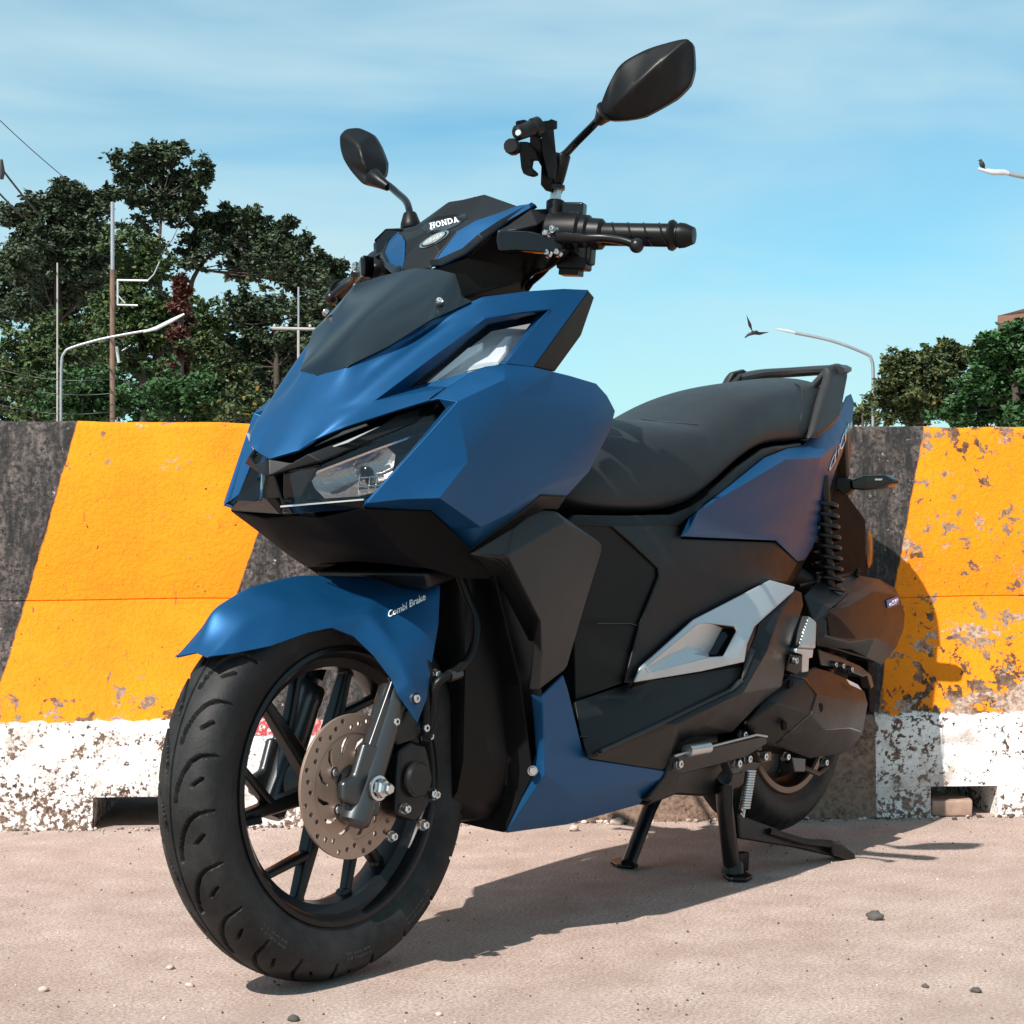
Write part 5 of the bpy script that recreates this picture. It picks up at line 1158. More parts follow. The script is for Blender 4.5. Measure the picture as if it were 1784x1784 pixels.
# ------------------------------------------------------------------ wheels
def wheel(name, R, w, rl, M, front=True):
    na = 1000 if front else 260; nu = 72 if front else 24
    m = MB(); rings = []
    gro = []
    P = 22
    if front:
        pitch = 2 * math.pi * R / P
        for sd_ in (1, -1):
            off = pitch * .9 if sd_ == 1 else pitch * .4
            gro.append(([(off - .062, sd_ * .009), (off - .045, sd_ * .0115), (off - .026, sd_ * .018), (off - .010, sd_ * .027), (off - .002, sd_ * .036), (off + .001, sd_ * .0475)], .0021))
            gro.append(([(off - .040 , sd_ * .0315), (off - .030, sd_ * .0405)], .0017))
    def gd(s, l):
        d = 0
        if not front: return max(0, 1 - abs(((s * 25) % 1) - .5 - l * 6) * 9) * .004 * (abs(l) > .012)
        pitch = 2 * math.pi * R / P
        for pl, wd in gro:
            for sh_ in (-2 * pitch, -pitch, 0, pitch, 2 * pitch):
                x = s % pitch
                for (x0, y0), (x1, y1) in zip(pl, pl[1:]):
                    ax_, ay = x0 - sh_, y0; bx, by = x1 - sh_, y1
                    if (y0 > 0) != (l > 0): break
                    if x < min(ax_, bx) - .006 or x > max(ax_, bx) + .006: continue
                    t_ = max(0, min(1, ((x - ax_) * (bx - ax_) + (l - ay) * (by - ay)) / ((bx - ax_) ** 2 + (by - ay) ** 2)))
                    dd = math.hypot(x - ax_ - t_ * (bx - ax_), l - ay - t_ * (by - ay))
                    if dd < wd * 1.35: d = max(d, min(1, (wd * 1.35 - dd) / (wd * .7)))
        if abs(l) < .0018: d = max(d, .8)
        return d * .007
    prof = []
    hw = w / 2
    for j in range(nu + 1):
        u = -1 + 2 * j / nu
        a = u * R_(80)
        y = hw * math.sin(a) / math.sin(R_(80)); r = R - (1 - math.cos(a)) * (hw * .70)
        prof.append((r, y, abs(u)))
    cache = {}
    for i in range(na):
        th = 2 * math.pi * i / na; ring = []
        for (r, y, u) in prof:
            l = y * 1.0
            d = gd(th * R, l) if u < .985 else 0
            ring.append(m.bm.verts.new(((r - d) * math.cos(th), y, (r - d) * math.sin(th))))
        for sd_, lst in ((1, 1), (-1, -1)):
            pass
        # side walls
        rr = prof[-1][0]
        left = [m.bm.verts.new((q * math.cos(th), hw * yy, q * math.sin(th))) for q, yy in ((rr - .006, 1.012), (rr - .014, 1.006), (rl + (rr - rl) * .45, .975), (rl + .016, .90), (rl + .010, .86), (rl + .004, .80), (rl - .003, .72))]
        right = [m.bm.verts.new((q * math.cos(th), -hw * yy, q * math.sin(th))) for q, yy in ((rr - .006, 1.012), (rr - .014, 1.006), (rl + (rr - rl) * .45, .975), (rl + .016, .90), (rl + .010, .86), (rl + .004, .80), (rl - .003, .72))]
        rings.append(right[::-1] + ring + left)
    for i in range(na):
        A, B = rings[i], rings[(i + 1) % na]
        for k in range(len(A) - 1): m.bm.faces.new((A[k], A[k + 1], B[k + 1], B[k]))
    root = None
    # rim barrel
    rm = MB()
    pr = [(rl + .004, hw * .80), (rl + .003, hw * .86), (rl - .003, hw * .88), (rl - .008, hw * .80), (rl - .012, hw * .55), (rl - .024, hw * .40), (rl - .028, 0), (rl - .024, -hw * .40), (rl - .012, -hw * .55), (rl - .008, -hw * .8), (rl - .003, -hw * .88), (rl + .003, -hw * .86), (rl + .004, -hw * .8), (rl - .004, -hw * .5), (rl - .010, 0), (rl - .004, hw * .5)]
    rm.lathe((0, 0, 0), (0, 1, 0), pr, 96, closed=True, ref=(1, 0, 0))
    rim = rm.build('front_wheel' if front else 'rear_wheel', 'rim_black', S, M=M, deg=40)
    t_ = obj('tyre', m.mesh('tyre', 40, M=M), rim, 'tyre_rubber')
    # hub and split spokes
    hb = MB().lathe((0, 0, 0), (0, 1, 0), [(0, .045), (.022, .045), (.032, .03), (.034, 0), (.032, -.04), (.02, -.045), (0, -.045)], 32)
    hb.build('hub', 'rim_black', rim, M=M)
    ns = 6
    for k in range(ns):
        a0 = R_(-58) + 2 * math.pi * k / ns
        sm = MB()
        def pol(r, a, y): return Vector((r * math.cos(a), y, r * math.sin(a)))
        def beam(r0, a_0, w0, r1, a_1, w1, t0, t1, y0=0, y1=0):
            p0, p1 = pol(r0, a_0, y0), pol(r1, a_1, y1); d = (p1 - p0).normalized(); n_ = Vector((0, 1, 0)); s_ = d.cross(n_)
            vs = []
            for p, ww, tt in ((p0, w0, t0), (p1, w1, t1)):
                for i, j in ((-1, -1), (1, -1), (1.0, .55), (.6, 1), (-.6, 1), (-1, .55)): vs.append(sm.bm.verts.new(p + s_ * ww * i + n_ * tt * j))
            for i in range(6): sm.bm.faces.new((vs[i], vs[(i + 1) % 6], vs[6 + (i + 1) % 6], vs[6 + i]))
            sm.bm.faces.new(vs[:6]); sm.bm.faces.new(vs[6:])
        beam(.022, a0 - .50, .0118, rl - .022, a0 - .22, .0070, .014, .0085)
        beam(.090, a0 - .300, .0066, rl - .022, a0 + .25, .0055, .010, .0075)
        for da in (.25, -.22): beam(rl - .033, a0 + da, .0056, rl - .021, a0 + da, .016, .008, .009)
        sm.build('spoke', 'rim_black', rim, .0025, M=M)
    return rim, t_
MF = STEER @ Matrix.Translation((1.277, 0, .2585))
fw, ft = wheel('front_wheel', .2585, .100, .181, MF, True)
rw, rt = wheel('rear_wheel', .262, .118, .181, Matrix.Translation((0, 0, .262 + .026)), False)
MB().lathe((0, 0, .288), (0, 1, 0), [(.172, .052), (.183, .052), (.186, .049), (.183, .046), (.172, .046)], 64, closed=True).build('rim_lip', 'bronze_hub', rw)
def PF(x, y, z): return MF @ Vector((x, y, z))
NF = (MF.to_3x3() @ Vector((0, 1, 0)))
# valve
MB().tube([PF(-.150 * 0 + .1505, .006, -.035), PF(.128, .02, -.030)], [.0045, .0062], 10).build('valve_stem', 'black_plastic', fw)
# tyre lettering
for txt, a_, rr in (('TUBELESS', -2.2, .222), ('80/90-14', -.9, .222), ('FRONT', -1.62, .222)):
    me = textmesh(txt); bm = bmesh.new(); bm.from_mesh(me)
    xs = [v.co.x for v in bm.verts]; L_ = max(xs)
    sc_ = .010 / .7
    for v in bm.verts:
        th = a_ + (L_ / 2 - v.co.x) * -sc_ / rr * 1.0; r = rr - .005 + v.co.y * sc_ * -1.0 + .010
        r = rr + .006 - v.co.y * sc_
        v.co = PF(r * math.cos(th), .0497, r * math.sin(th))
    m2 = bpy.data.meshes.new('sidewall_text'); bm.to_mesh(m2); bm.free()
    o = obj('sidewall_text', m2, ft, 'sidewall_print'); s_ = o.modifiers.new('s', 'SOLIDIFY'); s_.thickness = .0016; s_.offset = 0
decal('tyre_mark', textmesh('LL1', .02), [V(660, 1636, .05), V(675, 1632, .05), V(674, 1622, .05), V(659, 1626, .05)], 'decal_white', ft, .0006, .003)
# brake disc with real holes
dm = MB().lathe((0, 0, 0), (0, 1, 0), [(.028, .0018), (.070, .0018), (.0705, .0022), (.095, .0022), (.0955, 0), (.095, -.0022), (.0705, -.0022), (.07, -.0018), (.028, -.0018)], 96, closed=True, ref=(1, 0, 0))
disc = dm.build('brake_disc', 'disc_metal', fw)
cm = MB()
for k in range(12):
    a = 2 * math.pi * k / 12
    for da, r in ((0, .0775), (.17, .0825), (.34, .088)):
        c = Vector((r * math.cos(a + da), -.01, r * math.sin(a + da))); cm.lathe(c, (0, 1, 0), [(0, 0), (.0036, 0), (.0036, .02), (0, .02)], 10)
for k in range(12):
    a = 2 * math.pi * k / 12 + .1
    o_ = []
    for r, d_ in ((.047, 0), (.0465, .07), (.052, .14), (.060, .26), (.0655, .36), (.0655, .23), (.058, .08)):
        o_.append(Vector((r * math.cos(a + d_), -.01, r * math.sin(a + d_))))
    cm.prism(o_, (0, .02, 0))
ct = cm.build('cut', 'metal')
apply_bool(disc, ct)
MD = MF @ Matrix.Translation((0, .0569, 0)); disc.matrix_local = MD
for k in range(5):
    a = 2 * math.pi * k / 5 + .55
    bolt('disc_bolt', Vector((.0415 * math.cos(a), .0035, .0415 * math.sin(a))), (0, 1, 0), .0055, .003, disc, 'metal', False)
MB().lathe(MF @ Vector((0, .0, 0)), NF, [(.03, .04), (.03, .062), (.026, .066), (.014, .066), (.012, .09), (0, .09)], 28).build('axle_boss', 'black_frame', fw)

# ------------------------------------------------------------------ fork, caliper
for sd_ in (1, -1):
    Y_ = .080
    base = MF @ Vector((0, Y_ * sd_, 0)); A3 = STEER.to_3x3() @ AX
    fk = MB().lathe(base - A3 * .052, A3, [(0, 0), (.016, 0), (.0205, .004), (.0215, .02), (.0205, .06), (.0215, .07), (.0205, .165), (.0215, .168), (.0215, .188), (.019, .192), (.0, .192)], 28).build('fork_leg', 'dark_metal', S, deg=40)
    MB().lathe(base + A3 * .15, A3, [(0, 0), (.0135, 0), (.0135, .05), (0, .05)], 20).build('fork_tube', 'black_frame', fk)
    # boss toward hub
    MB().prism([MF @ Vector(q) for q in ((.05, .078 * sd_, .012), (.052, .078 * sd_, -.012), (.028, .080 * sd_, -.022), (-.012, .082 * sd_, -.04), (-.028, .082 * sd_, .05), (.012, .082 * sd_, .06), (.03, .08 * sd_, .018))], NF * (.014 * sd_)).build('axle_clamp', 'dark_metal', fk, .005)
    MB().prism([MF @ Vector(q) for q in ((-.004, .086 * sd_, .04), (-.07, .086 * sd_, .165), (-.062, .086 * sd_, .17), (.012, .086 * sd_, .04))], NF * (.008 * sd_)).build('fork_rib', 'dark_metal', fk, .002)
    MB().lathe(MF @ Vector((0, .104 * sd_, 0)), NF * sd_, [(0, 0), (.0165, 0), (.0165, .003), (.013, .0035)], 20).build('axle_washer', 'metal', fk)
    MB().lathe(MF @ Vector((0, .107 * sd_, 0)), NF * sd_, [(0.0125, 0), (.0125, .009), (.0105, .0115), (.0075, .0115), (.0075, .019), (.006, .021), (0, .021)], 6).build('axle_nut', 'metal', fk, deg=20)
cal = MB().prism([MF @ Vector(q) for q in ((-.045, .063, -.040), (-.085, .063, -.055), (-.112, .063, -.036), (-.118, .063, .015), (-.110, .063, .045), (-.080, .063, .055), (-.055, .063, .045), (-.048, .063, .0))], NF * .03).build('brake_caliper', 'black_frame', S, .006)
MB().lathe(MF @ Vector((-.083, .08, .002)), NF, [(.024, 0), (.024, .02), (.021, .024), (0, .024)], 26).build('caliper_piston', 'black_frame', cal)
MB().prism([MF @ Vector(q) for q in ((-.03, .075, .085), (-.075, .075, .10), (-.112, .075, .085), (-.11, .075, .06), (-.05, .075, .05))], NF * .02).build('caliper_mount', 'black_frame', cal, .004)
for q in ((-.042, .095, .083), (-.057, .097, -.034), (-.094, .095, -.060), (-.112, .095, -.02), (-.118, .095, -.022), (-.098, .097, .07), (-.108, .095, .058), (-.03, .097, -.067)):
    bolt('caliper_bolt', MF @ Vector(q), NF, .0058, .007, cal)
hp = [MF @ Vector((-.10, .1, .055)), MF @ Vector((-.118, .098, .085)), MF @ Vector((-.105, .1, .16)), V(742, 1290, .1), V(752, 1235, .1), V(762, 1190, .11), V(800, 1165, .12), V(824, 1130, .12), V(830, 1080, .115), V(815, 1040, .1), V(800, 1000, .09)]
MB().tube(smoothpts(hp), .0062, 10).build('brake_hose', 'black_plastic', S, deg=60)
MB().tube([V(800, 1172, .118), V(782, 1178, .116)], .0085, 10).build('hose_fitting', 'dark_metal', S)
# yoke and stem
A3 = STEER.to_3x3() @ AX
MB().tube([OAX + A3 * .30, OAX + A3 * .62], .024, 16).build('steering_stem', 'black_frame', S)
MB().box(OAX + A3 * .315 + Vector((.04, 0, 0)), (.045, 0, -.01), (0, .1, 0), (.004, 0, .012)).build('fork_yoke', 'black_frame', S, .006)

# ------------------------------------------------------------------ front fender
FEN = panel('front_fender', dict(t0=(341, 1137, 0), t1=(361, 1144, .030), t2=(408, 1138, .045), t3=(472, 1125, .06), t4=(536, 1102, .068), t5=(578, 1093, .073), t6=(617, 1109, .077), t7=(651, 1143, .088), t8=(680, 1182, .098), t9=(693, 1211, .105), t10=(727, 1260, .110), t11=(744, 1216, .109), t12=(753, 1152, .104), t13=(764, 1088, .098), t14=(767, 1020, .09),
      u14=(749, 1016, .078), c0=(1.506, 0, .460, 'w'), c1=(1.462, 0, .500, 'w'), c2=(1.40, 0, .528, 'w'), c3=(1.31, 0, .543, 'w'), c4=(1.20, 0, .54, 'w'), c5=(1.10, 0, .52, 'w'),
      r1=(430, 1078, .036), r2=(500, 1050, .046), r3=(553, 1044, .054), r4=(610, 1050, .062), r5=(664, 1042, .062), r6=(712, 1032, .068), s4=(588, 1083, .072), s5=(640, 1065, .077), x1=(714, 1190, .118), x2=(697, 1140, .108), b5=(1.10, .06, .53, 'w')),
      ['t0 t1 r1 c1', 't1 t2 r1', 't2 t3 r2 r1', 't3 t4 r3 r2', 't4 t5 s4 r3', 't5 t6 s4', 'c1 r1 r2 c2', 'c2 r2 r3 c3', 'c3 r3 r4 c4', 'r3 s4 r4', 's4 s5 r5 r4', 's4 t6 s5', 'c4 r4 r5 r6', 'c4 r6 u14 c5', 's5 t6 t7 x2', 'r5 s5 x2', 'r5 x2 t13 t14 u14 r6', 'x2 t7 t8 x1', 'x1 t8 t9', 't9 t10 x1', 't10 t11 x1', 'x1 t11 t12 x2', 't12 t13 x2'],
      'matte_blue', S, 'merge', 3, .40, [('r2 r3 r4', .75), ('s4 s5', .8), ('r5 x2', .3), ('x2 x1 t10', .9), ('s5 r5', .6), ('r5 r6 u14', .6)], thick=.003, M=STEER)
bolt('fender_bolt', V(724, 1217, .114), NF, .006, .003, S, 'metal', False)
bolt('fender_bolt', V(757, 1175, .1), NF, .006, .008, S, 'metal')
me = textmesh('Combi Brake', .018, .28)
decal_on('fender_text', me, [(677, 1077), (742, 1045), (739, 1033), (674, 1066)], FEN, 'decal_white', S, .0006, .0012)

# ------------------------------------------------------------------ handlebar

bc = panel('handlebar_cover', dict(a0=(725, 470, 0), a1=(749, 467, .028), b1=(766, 440, .034), b2=(796, 403, .05), b3=(826, 385, .07), b4=(872, 370, .1), b5=(905, 358, .115), c0=(748, 402, 0), d0=(795, 380, 0), e0=(806, 347, 0), e1=(844, 338, .035), e2=(901, 358, .10), e05=(806, 347.5, .006), d1=(835, 369, .052), d2=(838, 381, .066), f0=(838, 352, 0)),
      ['a0 a1 b1 c0', 'c0 b1 b2 d0', 'd0 b2 d2 d1', 'b2 b3 d2', 'b3 b4 d2', 'd1 d2 b4 e2', 'b4 b5 e2', 'd0 d1 e1 e0', 'd1 e2 e1'], 'dark_plastic', S, 'merge', 0, thick=.004, M=STEER, bev=.003)

panel('bar_cheek', dict(a=(750, 463, .03), b=(767, 440, .036), c=(797, 402, .052), d=(827, 384, .072), e=(873, 369, .102), f=(903, 357, .117), g=(931, 353, .135), h=(934, 357, .138), i=(880, 388, .119), j=(841, 415, .101), k=(811, 441, .079), l=(768, 462, .047)), ['a b k l', 'b c j k', 'c d i j', 'd e i', 'e f g h i'], 'matte_blue', S, 'sep', 0, thick=.004, M=STEER, bev=.002)
panel('cheek_edge', dict(l=(768, 462.5, .047), k=(811, 441.5, .079), j=(841, 415.5, .101), i=(880, 388.5, .119), h=(934, 357, .138), h2=(937, 362, .138), i2=(884, 394, .115), j2=(845, 424, .092), k2=(813, 449, .07), l2=(764, 468, .04), a=(750, 463, .03)), ['a l k k2 l2', 'k j j2 k2', 'j i i2 j2', 'i h h2 i2'], 'gloss_black', S, 'sep', 0, thick=.01, M=STEER, bev=.001)
panel('cheek_cover', dict(a=(866, 400, .112), b=(884, 392, .12), c=(925, 364, .14), d=(968, 362, .15), e=(962, 376, .156), f=(937, 391, .156), g=(900, 400, .14), h=(870, 404, .115)), ['a b g h', 'b c f g', 'c d e f'], 'dark_plastic', S, 'sep', 0, thick=.01, M=STEER, bev=.003)
panel('bar_under_cover', dict(a=(752, 468, .03), b=(813, 449, .068), c=(845, 424, .09), d=(884, 395, .112), e=(935, 392, .15), f=(976, 400, .15), g=(976, 445, .135), h=(955, 462, .12), i=(930, 473, .105), j=(922, 488, .095), k=(922, 510, .085), l=(800, 520, .06), m=(1.06, 0, .93, 'w'), n=(1.06, 0, .965, 'w'), o=(.90, 0, .93, 'w')),
      ['n a l m', 'a b i j l', 'b c h i', 'c d e h', 'e f g h', 'j k l'], 'black_plastic', S, 'merge', 0, thick=.004, M=STEER, bev=.006)
# dashboard back
panel('meter_hood', dict(a=(1.0, 0, 1.03, 'w'), b=(.86, 0, 1.06, 'w'), c=(.86, .10, 1.04, 'w'), d=(.92, .13, 1.04, 'w'), e=(.93, 0, 1.10, 'w'), f=(.945, .08, 1.075, 'w')), ['b c f e', 'c d f'], 'black_plastic', S, 'merge', 0, M=STEER, flipvote=False)
# maker's wordmark in slab letters
def slab(letters):
    P_ = []; x = 0
    R4 = lambda a, b_, c, d: [(a, b_), (c, b_), (c, d), (a, d)]
    for ch in letters:
        if ch == 'H':
            P_ += [R4(x + .10, 0, x + .34, 1), R4(x + .66, 0, x + .90, 1), R4(x + .34, .42, x + .66, .6), R4(x, 0, x + .10, .16), R4(x + .34, 0, x + .42, .16), R4(x + .58, 0, x + .66, .16), R4(x + .9, 0, x + 1, .16), R4(x, .84, x + .10, 1), R4(x + .34, .84, x + .42, 1), R4(x + .58, .84, x + .66, 1), R4(x + .9, .84, x + 1, 1)]; x += 1.12
        elif ch == 'O' or ch == 'D':
            n = 20
            for k in range(n):
                a, b_ = 2 * math.pi * k / n, 2 * math.pi * (k + 1) / n
                if ch == 'D' and (math.cos((a + b_) / 2) < -.1): continue
                P_.append([(x + .5 + .5 * math.cos(a), .5 + .5 * math.sin(a)), (x + .5 + .5 * math.cos(b_), .5 + .5 * math.sin(b_)), (x + .5 + .25 * math.cos(b_), .5 + .33 * math.sin(b_)), (x + .5 + .25 * math.cos(a), .5 + .33 * math.sin(a))])
            if ch == 'D': P_ += [R4(x + .08, 0, x + .32, 1), R4(x, 0, x + .08, .16), R4(x, .84, x + .08, 1), R4(x + .32, 0, x + .52, .17), R4(x + .32, .83, x + .52, 1)]
            x += 1.1
        elif ch == 'N':
            P_ += [R4(x + .08, 0, x + .24, 1), R4(x + .76, 0, x + .92, 1), [(x + .24, .72), (x + .24, 1), (x + .30, 1), (x + .76, .30), (x + .76, 0), (x + .70, 0)], R4(x, 0, x + .08, .16), R4(x + .24, 0, x + .36, .16), R4(x, .84, x + .08, 1), R4(x + .64, .84, x + .76, 1), R4(x + .92, .84, x + 1, 1)]; x += 1.1
        elif ch == 'A':
            P_ += [[(x + .06, 0), (x + .24, 0), (x + .5, .72), (x + .42, 1)], [(x + .42, 1), (x + .5, .72), (x + .70, 0), (x + .96, 0), (x + .62, 1)], R4(x + .30, .2, x + .66, .36), R4(x - .02, 0, x + .06, .14), R4(x + .24, 0, x + .34, .14), R4(x + .96, 0, x + 1.04, .14), R4(x + .62, 0, x + .70, .14)]; x += 1.1
    return polymesh(P_)
def SQ(*q): return [STEER @ VS(*p) for p in q]
def pxpoly(pts):
    xs = [p[0] for p in pts]; ys = [-p[1] for p in pts]
    return polymesh([[(x, y) for x, y in zip(xs, ys)]]), [(min(xs), -min(ys)), (max(xs), -min(ys)), (max(xs), -max(ys)), (min(xs), -max(ys))]
TG = [bc]
me, q = pxpoly([(734, 399), (745, 408), (777, 402), (801, 391), (814, 379), (811, 373), (785, 375), (759, 379), (740, 392)])
bmt = bmesh.new(); bmt.from_mesh(me); bmesh.ops.poke(bmt, faces=bmt.faces[:]); bmesh.ops.subdivide_edges(bmt, edges=bmt.edges[:], cuts=3, use_grid_fill=True); bmt.to_mesh(me); bmt.free()
decal_on('name_backing', me, q, TG, 'gloss_black', bc, .0006, .0006)
decal_on('name_letters', slab('HONDA'), [(749.5, 400.8), (801, 388), (798, 378.6), (749, 390.5)], TG, 'decal_white', bc, .0006, .0016)
def oval(k):
    A, B = Vector((25.5, -12)) * k, Vector((1.5, -9)) * k; C_ = Vector((757.5, 418)); return [C_ - A - B, C_ + A - B, C_ + A + B, C_ - A + B]
disc_ = polymesh([[(.5, .5), (.5 + .5 * math.cos(a * math.pi / 18), .5 + .5 * math.sin(a * math.pi / 18)), (.5 + .5 * math.cos((a + 1) * math.pi / 18), .5 + .5 * math.sin((a + 1) * math.pi / 18))] for a in range(36)])
bdg = decal_on('oval_badge', disc_, [tuple(p) for p in oval(1)], TG, 'chrome', bc, .0014, .0012)
decal_on('badge_face', disc_, [tuple(p) for p in oval(.86)], TG, 'gloss_black', bdg, .0006, .0022)
decal_on('badge_field', disc_, [tuple(p) for p in oval(.76)], TG, 'badge_green', bdg, .0006, .0027)
decal_on('badge_motif', polymesh([[(x0 + a * w, y0 + b_ * hh) for a, b_ in ((0, 0), (.55, .15), (1, .0), (.85, .55), (.5, 1), (.2, .6))] for x0, y0, w, hh in ((.0, .1, .2, .7), (.2, .0, .22, .9), (.42, .15, .2, .85), (.62, .05, .2, .8), (.82, .2, .18, .7))]), [tuple(p) for p in oval(.58)], TG, 'silver_paint', bdg, .0005, .0033)
# controls: left side visible in full, right side mostly hidden
def HP(px, py, y): return STEER @ VS(px, py, y)
g0, g1 = HP(1046, 408, .225), HP(1170, 410, .325)
gd_ = (g1 - g0).normalized()
def control(sd_):
    def F(p): q = STI @ p; return STEER @ Vector((q.x, q.y * sd_, q.z))
    a, b_ = F(g0), F(g1); d = (b_ - a).normalized(); L = (b_ - a).length
    gr = MB().lathe(a, d, [(0, -.10), (.0105, -.10), (.0105, 0), (.016, 0), (.0165, .004), (.0165, L - .004), (.0155, L), (0, L)], 24, ref=(0, 0, 1)).build('grip', 'black_plastic', S)
    for k in range(4):
        rb = []
        for i in range(13):
            t_ = i / 12 * math.pi * 1.1 - .6; s_ = L * (.12 + .22 * k) + .022 * i / 12
            u = Vector((0, 0, 1)); u = (u - d * u.dot(d)).normalized(); w = d.cross(u)
            rb.append(a + d * s_ + (u * math.cos(t_) + w * math.sin(t_) * 1) * .0163)
        MB().tube(rb, .0016, 6).build('grip_rib', 'gloss_black', gr)
    MB().lathe(b_, d, [(.0, -.002), (.021, -.002), (.022, .002), (.019, .006), (.0165, .008), (.0165, .010), (.018, .012), (.017, .020), (.0115, .033), (.0, .034)], 26).build('bar_end', 'black_plastic', gr)
    # switch housing
    c = a - d * .005; u = Vector((0, 0, 1)); u = (u - d * u.dot(d)).normalized(); w = d.cross(u)
    sw = MB().lathe(a, d, [(0, -.082), (.022, -.082), (.030, -.076), (.0315, -.06), (.0315, -.03), (.027, -.026), (.027, -.018), (.023, -.014), (.022, .002), (.0175, .006), (0, .006)], 26).build('switch_housing', 'black_plastic', S, deg=40)
    MB().box(a - d * .042 + u * .032, d * .016, w * .010, u * .012).build('switch_button', 'gloss_black', sw, .003)
    MB().box(a - d * .036 - u * .034, d * .022, w * .016, u * .018).build('switch_block', 'black_plastic', sw, .003)
    MB().box(a - d * .040 - u * .054, d * .015, w * .012, u * .006).build('switch_lug', 'black_plastic', sw, .001)
    MB().box(a - d * .016 - u * .028, d * .008, w * .012, u * .016).build('switch_lug', 'black_plastic', sw, .003)
    # lever bracket and lever
    o_ = [F(HP(*q)) for q in ((866, 400, .13), (925, 403, .165), (955, 410, .185), (980, 409, .2), (981, 437, .2), (950, 441, .185), (900, 438, .15), (868, 441, .13), (864, 420, .128))]
    n_ = Vector((1, 0, 0)); n_ = STEER.to_3x3() @ n_
    lb = MB().prism(o_, n_ * -.02, dome=(.85, n_ * .008)).build('lever_bracket', 'gloss_black', S, .004)
    for q in ((952, 407, .187), (964, 399, .194), (954, 441, .187), (972, 440, .197)): bolt('bolt', F(HP(*q)), n_ + Vector((0, 0, .3)), .0045, .004, lb, 'metal', False)
    lp = smoothpts([F(HP(*q)) for q in ((968, 413, .197), (1010, 415, .222), (1050, 415, .25), (1085, 420, .28), (1106, 427, .298))], 5)
    MB().tube(lp, [(.0075, .006)] * 6 + [(.0065, .005)] * (len(lp) - 6), 10).build('brake_lever', 'black_frame', lb, deg=60)
    MB().sphere(F(HP(1109, 428, .30)), .0105, 14).build('lever_ball', 'black_frame', lb, deg=80)
control(1); control(-1)
for k, q in enumerate((((985, 440, .2), (960, 462, .16), (925, 478, .11), (905, 505, .08)), ((1005, 436, .21), (975, 452, .16), (935, 482, .11), (915, 508, .08)), ((975, 432, .19), (950, 470, .13), (915, 500, .085)))):
    MB().tube(smoothpts([HP(*p) for p in q], 5), .0038 + .0006 * k, 8).build('control_cable', 'black_plastic', S, deg=60)
# right reservoir
o_ = [HP(653, 449, -.14), HP(653, 416, -.14), HP(672, 400, -.13), HP(697, 399, -.10), HP(697, 440, -.10), HP(680, 449, -.12)]
rs = MB().prism(o_, (-.04, 0, 0)).build('brake_reservoir', 'gloss_black', S, .004)
MB().prism([HP(651, 417, -.142), HP(671, 398, -.131), HP(698, 397, -.098), HP(698, 403, -.098), HP(673, 404, -.13), HP(652, 423, -.141)], (-.045, 0, 0)).build('reservoir_cap', 'gloss_black', rs, .002)
MB().sphere(HP(640, 470, -.19), .012, 10).build('lever_pivot', 'metal', rs)
MB().prism([HP(617, 500, -.25), HP(640, 498, -.23), HP(640, 516, -.23), HP(618, 520, -.25)], (-.02, 0, 0)).build('bar_end_marker', 'amber', rs, .003)
# mirrors
def mirror(outline, crease, stem, boot, d, name='mirror', depthv=None, base=None):
    pts = [HP(*q) for q in outline]; n = len(pts)
    c = sum(pts, Vector()) / n
    back = (CAM - c).normalized(); nrm = (back * .75 + Vector((.6, 0, .05))).normalized()
    m = MB(); cvl = m.bm.verts.layers.float.new('crease_vert'); ce = m.bm.edges.layers.float.new('crease_edge')
    rim = [m.bm.verts.new(p) for p in pts]; rear = [m.bm.verts.new(p - nrm * .014) for p in pts]
    cr_ = [m.bm.verts.new(HP(*q[:3]) + nrm * q[3]) for q in crease]
    for i in range(n): m.bm.faces.new((rim[i], rear[i], rear[(i + 1) % n], rim[(i + 1) % n]))
    m.bm.faces.new(rear)
    split = crease_idx[name]
    # connect outline to crease chain: each outline edge goes to its nearest crease vertex
    near = [min(range(len(cr_)), key=lambda k: abs(k - split[i])) for i in range(n)]
    for i in range(n):
        j = (i + 1) % n; a, b_ = near[i], near[j]
        if a == b_: m.bm.faces.new((rim[i], rim[j], cr_[a]))
        else:
            st = 1 if b_ > a else -1; prev = a
            m.bm.faces.new((rim[i], rim[j], cr_[a]))
            for k in range(a, b_, st): m.bm.faces.new((rim[j], cr_[k + st], cr_[k]))
    bmesh.ops.recalc_face_normals(m.bm, faces=m.bm.faces[:])
    cs_ = set(cr_)
    for e in m.bm.edges:
        if e.verts[0] in cs_ and e.verts[1] in cs_: e[ce] = .7
        elif all(v in rear for v in e.verts): e[ce] = .9
        elif all(v in rim for v in e.verts): e[ce] = .75
    for v in rim + rear: v[cvl] = .35
    for f in m.bm.faces: f.smooth = True
    me = bpy.data.meshes.new(name); m.bm.to_mesh(me); m.bm.free()
    mo = obj('mirror', me, S, 'black_plastic'); md = mo.modifiers.new('sub', 'SUBSURF'); md.levels = md.render_levels = 3
    MB().prism([c + (p - c) * .88 - nrm * .0145 for p in pts], nrm * -.001).build('mirror_glass', 'chrome', mo)
    sp = smoothpts([HP(*q) for q in stem], 6)
    MB().tube(sp, d, 14).build('mirror_stem', 'gloss_black', mo, deg=60)
    for (p0, p1, r0, r1) in boot:
        a, b_ = HP(*p0), HP(*p1); L = (b_ - a).length
        MB().lathe(a, b_ - a, [(0, 0), (r0 * .9, 0), (r0, L * .08), ((r0 * .75 + r1 * .25) * 1.04, L * .4), (r1, L * .93), (r1 * .9, L), (0, L)], 20).build('mirror_boot', 'black_plastic', mo, deg=60)
    return mo
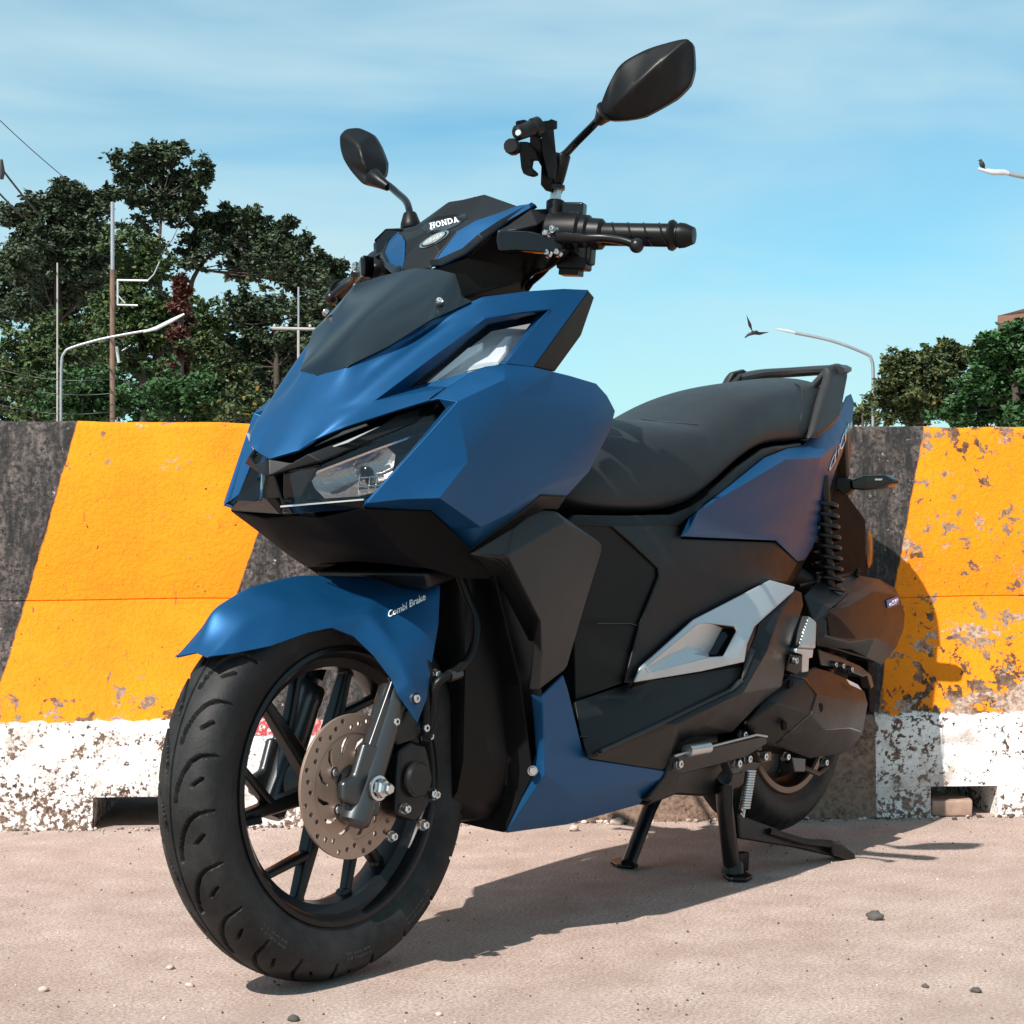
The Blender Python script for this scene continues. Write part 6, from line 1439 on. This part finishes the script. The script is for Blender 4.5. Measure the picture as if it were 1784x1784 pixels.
crease_idx = {'left': [0, 0, 1, 2, 3, 3, 3, 3, 2, 1, 0, 0, 0], 'right': [2, 3, 3, 2, 2, 1, 0, 0, 0, 0, 1, 2]}
ml = mirror([(1044, 187, .27), (1058, 150, .285), (1080, 109, .30), (1129, 83, .335), (1196, 65, .385), (1208, 77, .393), (1210, 121, .393), (1203, 148, .388), (1180, 172, .37), (1121, 205, .325), (1085, 210, .30), (1062, 211, .28), (1046, 200, .272)],
       [(1062, 198, .282, .014), (1110, 160, .315, .032), (1160, 112, .352, .030), (1192, 76, .38, .010)],
       [(972, 275, .165), (985, 268, .178), (1005, 247, .2), (1030, 222, .235), (1046, 205, .262), (1056, 195, .275)], [((1043, 212, .256), (1058, 192, .278), .008, .016), ((969, 319, .158), (981, 268, .172), .0105, .0118)], .0058, 'left')
MB().lathe(HP(966, 362, .155), HP(971, 312, .157) - HP(966, 362, .155), [(0, 0), (.0085, 0), (.0085, .05), (0, .05)], 6).build('stem_nut', 'bare_alloy', ml)
MB().lathe(HP(966, 392, .155), HP(968, 350, .156) - HP(966, 392, .155), [(0, 0), (.0135, 0), (.0135, .034), (.011, .036), (0, .036)], 16).build('stem_base', 'black_plastic', ml)
mr = mirror([(591, 236, -.36), (602, 224, -.355), (626, 222, -.34), (651, 234, -.32), (663, 255, -.31), (674, 283, -.29), (672, 306, -.285), (650, 326, -.29), (631, 321, -.305), (610, 297, -.33), (598, 278, -.345), (592, 258, -.36)],
       [(648, 308, -.296, .012), (640, 285, -.31, .028), (636, 258, -.318, .028), (634, 238, -.33, .012)],
       [(655, 314, -.275), (675, 322, -.255), (692, 336, -.225), (707, 350, -.19), (713, 366, -.168), (715, 385, -.158)], [((676, 326, -.25), (648, 308, -.285), .0075, .0155), ((716, 402, -.155), (714, 372, -.16), .0165, .011)], .0058, 'right')
# phone holder clamped on the left mirror stem
ph = MB().prism([HP(*q) for q in ((922, 231, .165), (934, 238, .17), (946, 262, .17), (957, 280, .165), (957, 317, .16), (968, 329, .158), (966, 336, .158), (950, 333, .155), (941, 322, .155), (942, 290, .158), (932, 272, .16), (922, 250, .16))], (-.02, 0, 0)).build('phone_holder', 'black_plastic', S, .003)
MB().lathe(HP(898, 233, .16), HP(930, 222, .17) - HP(898, 233, .16), [(0, 0), (.008, 0), (.011, .003), (.011, .03), (.0135, .032), (.0135, .042), (0, .044)], 18).build('pivot_knob', 'black_frame', ph)
MB().lathe(HP(904, 232, .168), (1, .2, .1), [(0, 0), (.0045, 0), (.0045, .003), (0, .003)], 8).build('pivot_screw', 'metal', ph)
MB().prism([HP(*q) for q in ((897, 210, .16), (913, 207, .165), (914, 222, .165), (898, 225, .16))], (-.02, 0, 0)).build('clamp_jaw', 'black_plastic', ph, .002)
MB().prism([HP(*q) for q in ((921, 210, .168), (930, 209, .17), (937, 222, .172), (935, 236, .17), (924, 236, .168))], (-.02, 0, 0)).build('clamp_jaw', 'black_plastic', ph, .002)
MB().prism([HP(*q) for q in ((942, 211, .175), (957, 209, .178), (958, 207, .178), (963, 208, .18), (963, 222, .18), (957, 224, .178), (963, 285, .175), (960, 310, .17), (955, 310, .17), (944, 262, .17))], (-.012, 0, 0)).build('clamp_plate', 'black_plastic', ph, .002)
MB().prism([HP(*q) for q in ((890, 246, .15), (918, 246, .16), (930, 262, .165), (936, 279, .165), (921, 278, .16), (919, 290, .158), (929, 299, .162), (929, 304, .162), (920, 307, .158), (911, 303, .155), (907, 292, .152), (904, 262, .15), (890, 262, .148))], (-.014, 0, 0)).build('clamp_hook', 'black_plastic', ph, .003)
MB().lathe(HP(893, 256, .15), (1, .3, 0), [(0, -.01), (.010, -.01), (.0115, -.005), (.0115, .005), (.010, .01), (0, .01)], 12).build('clamp_knob', 'black_plastic', ph)
MB().lathe(HP(967, 331, .156), (0, 0, 1), [(.008, 0), (.0145, 0), (.0145, .006), (.008, .006)], 16, closed=True).build('stem_clamp', 'black_frame', ph)
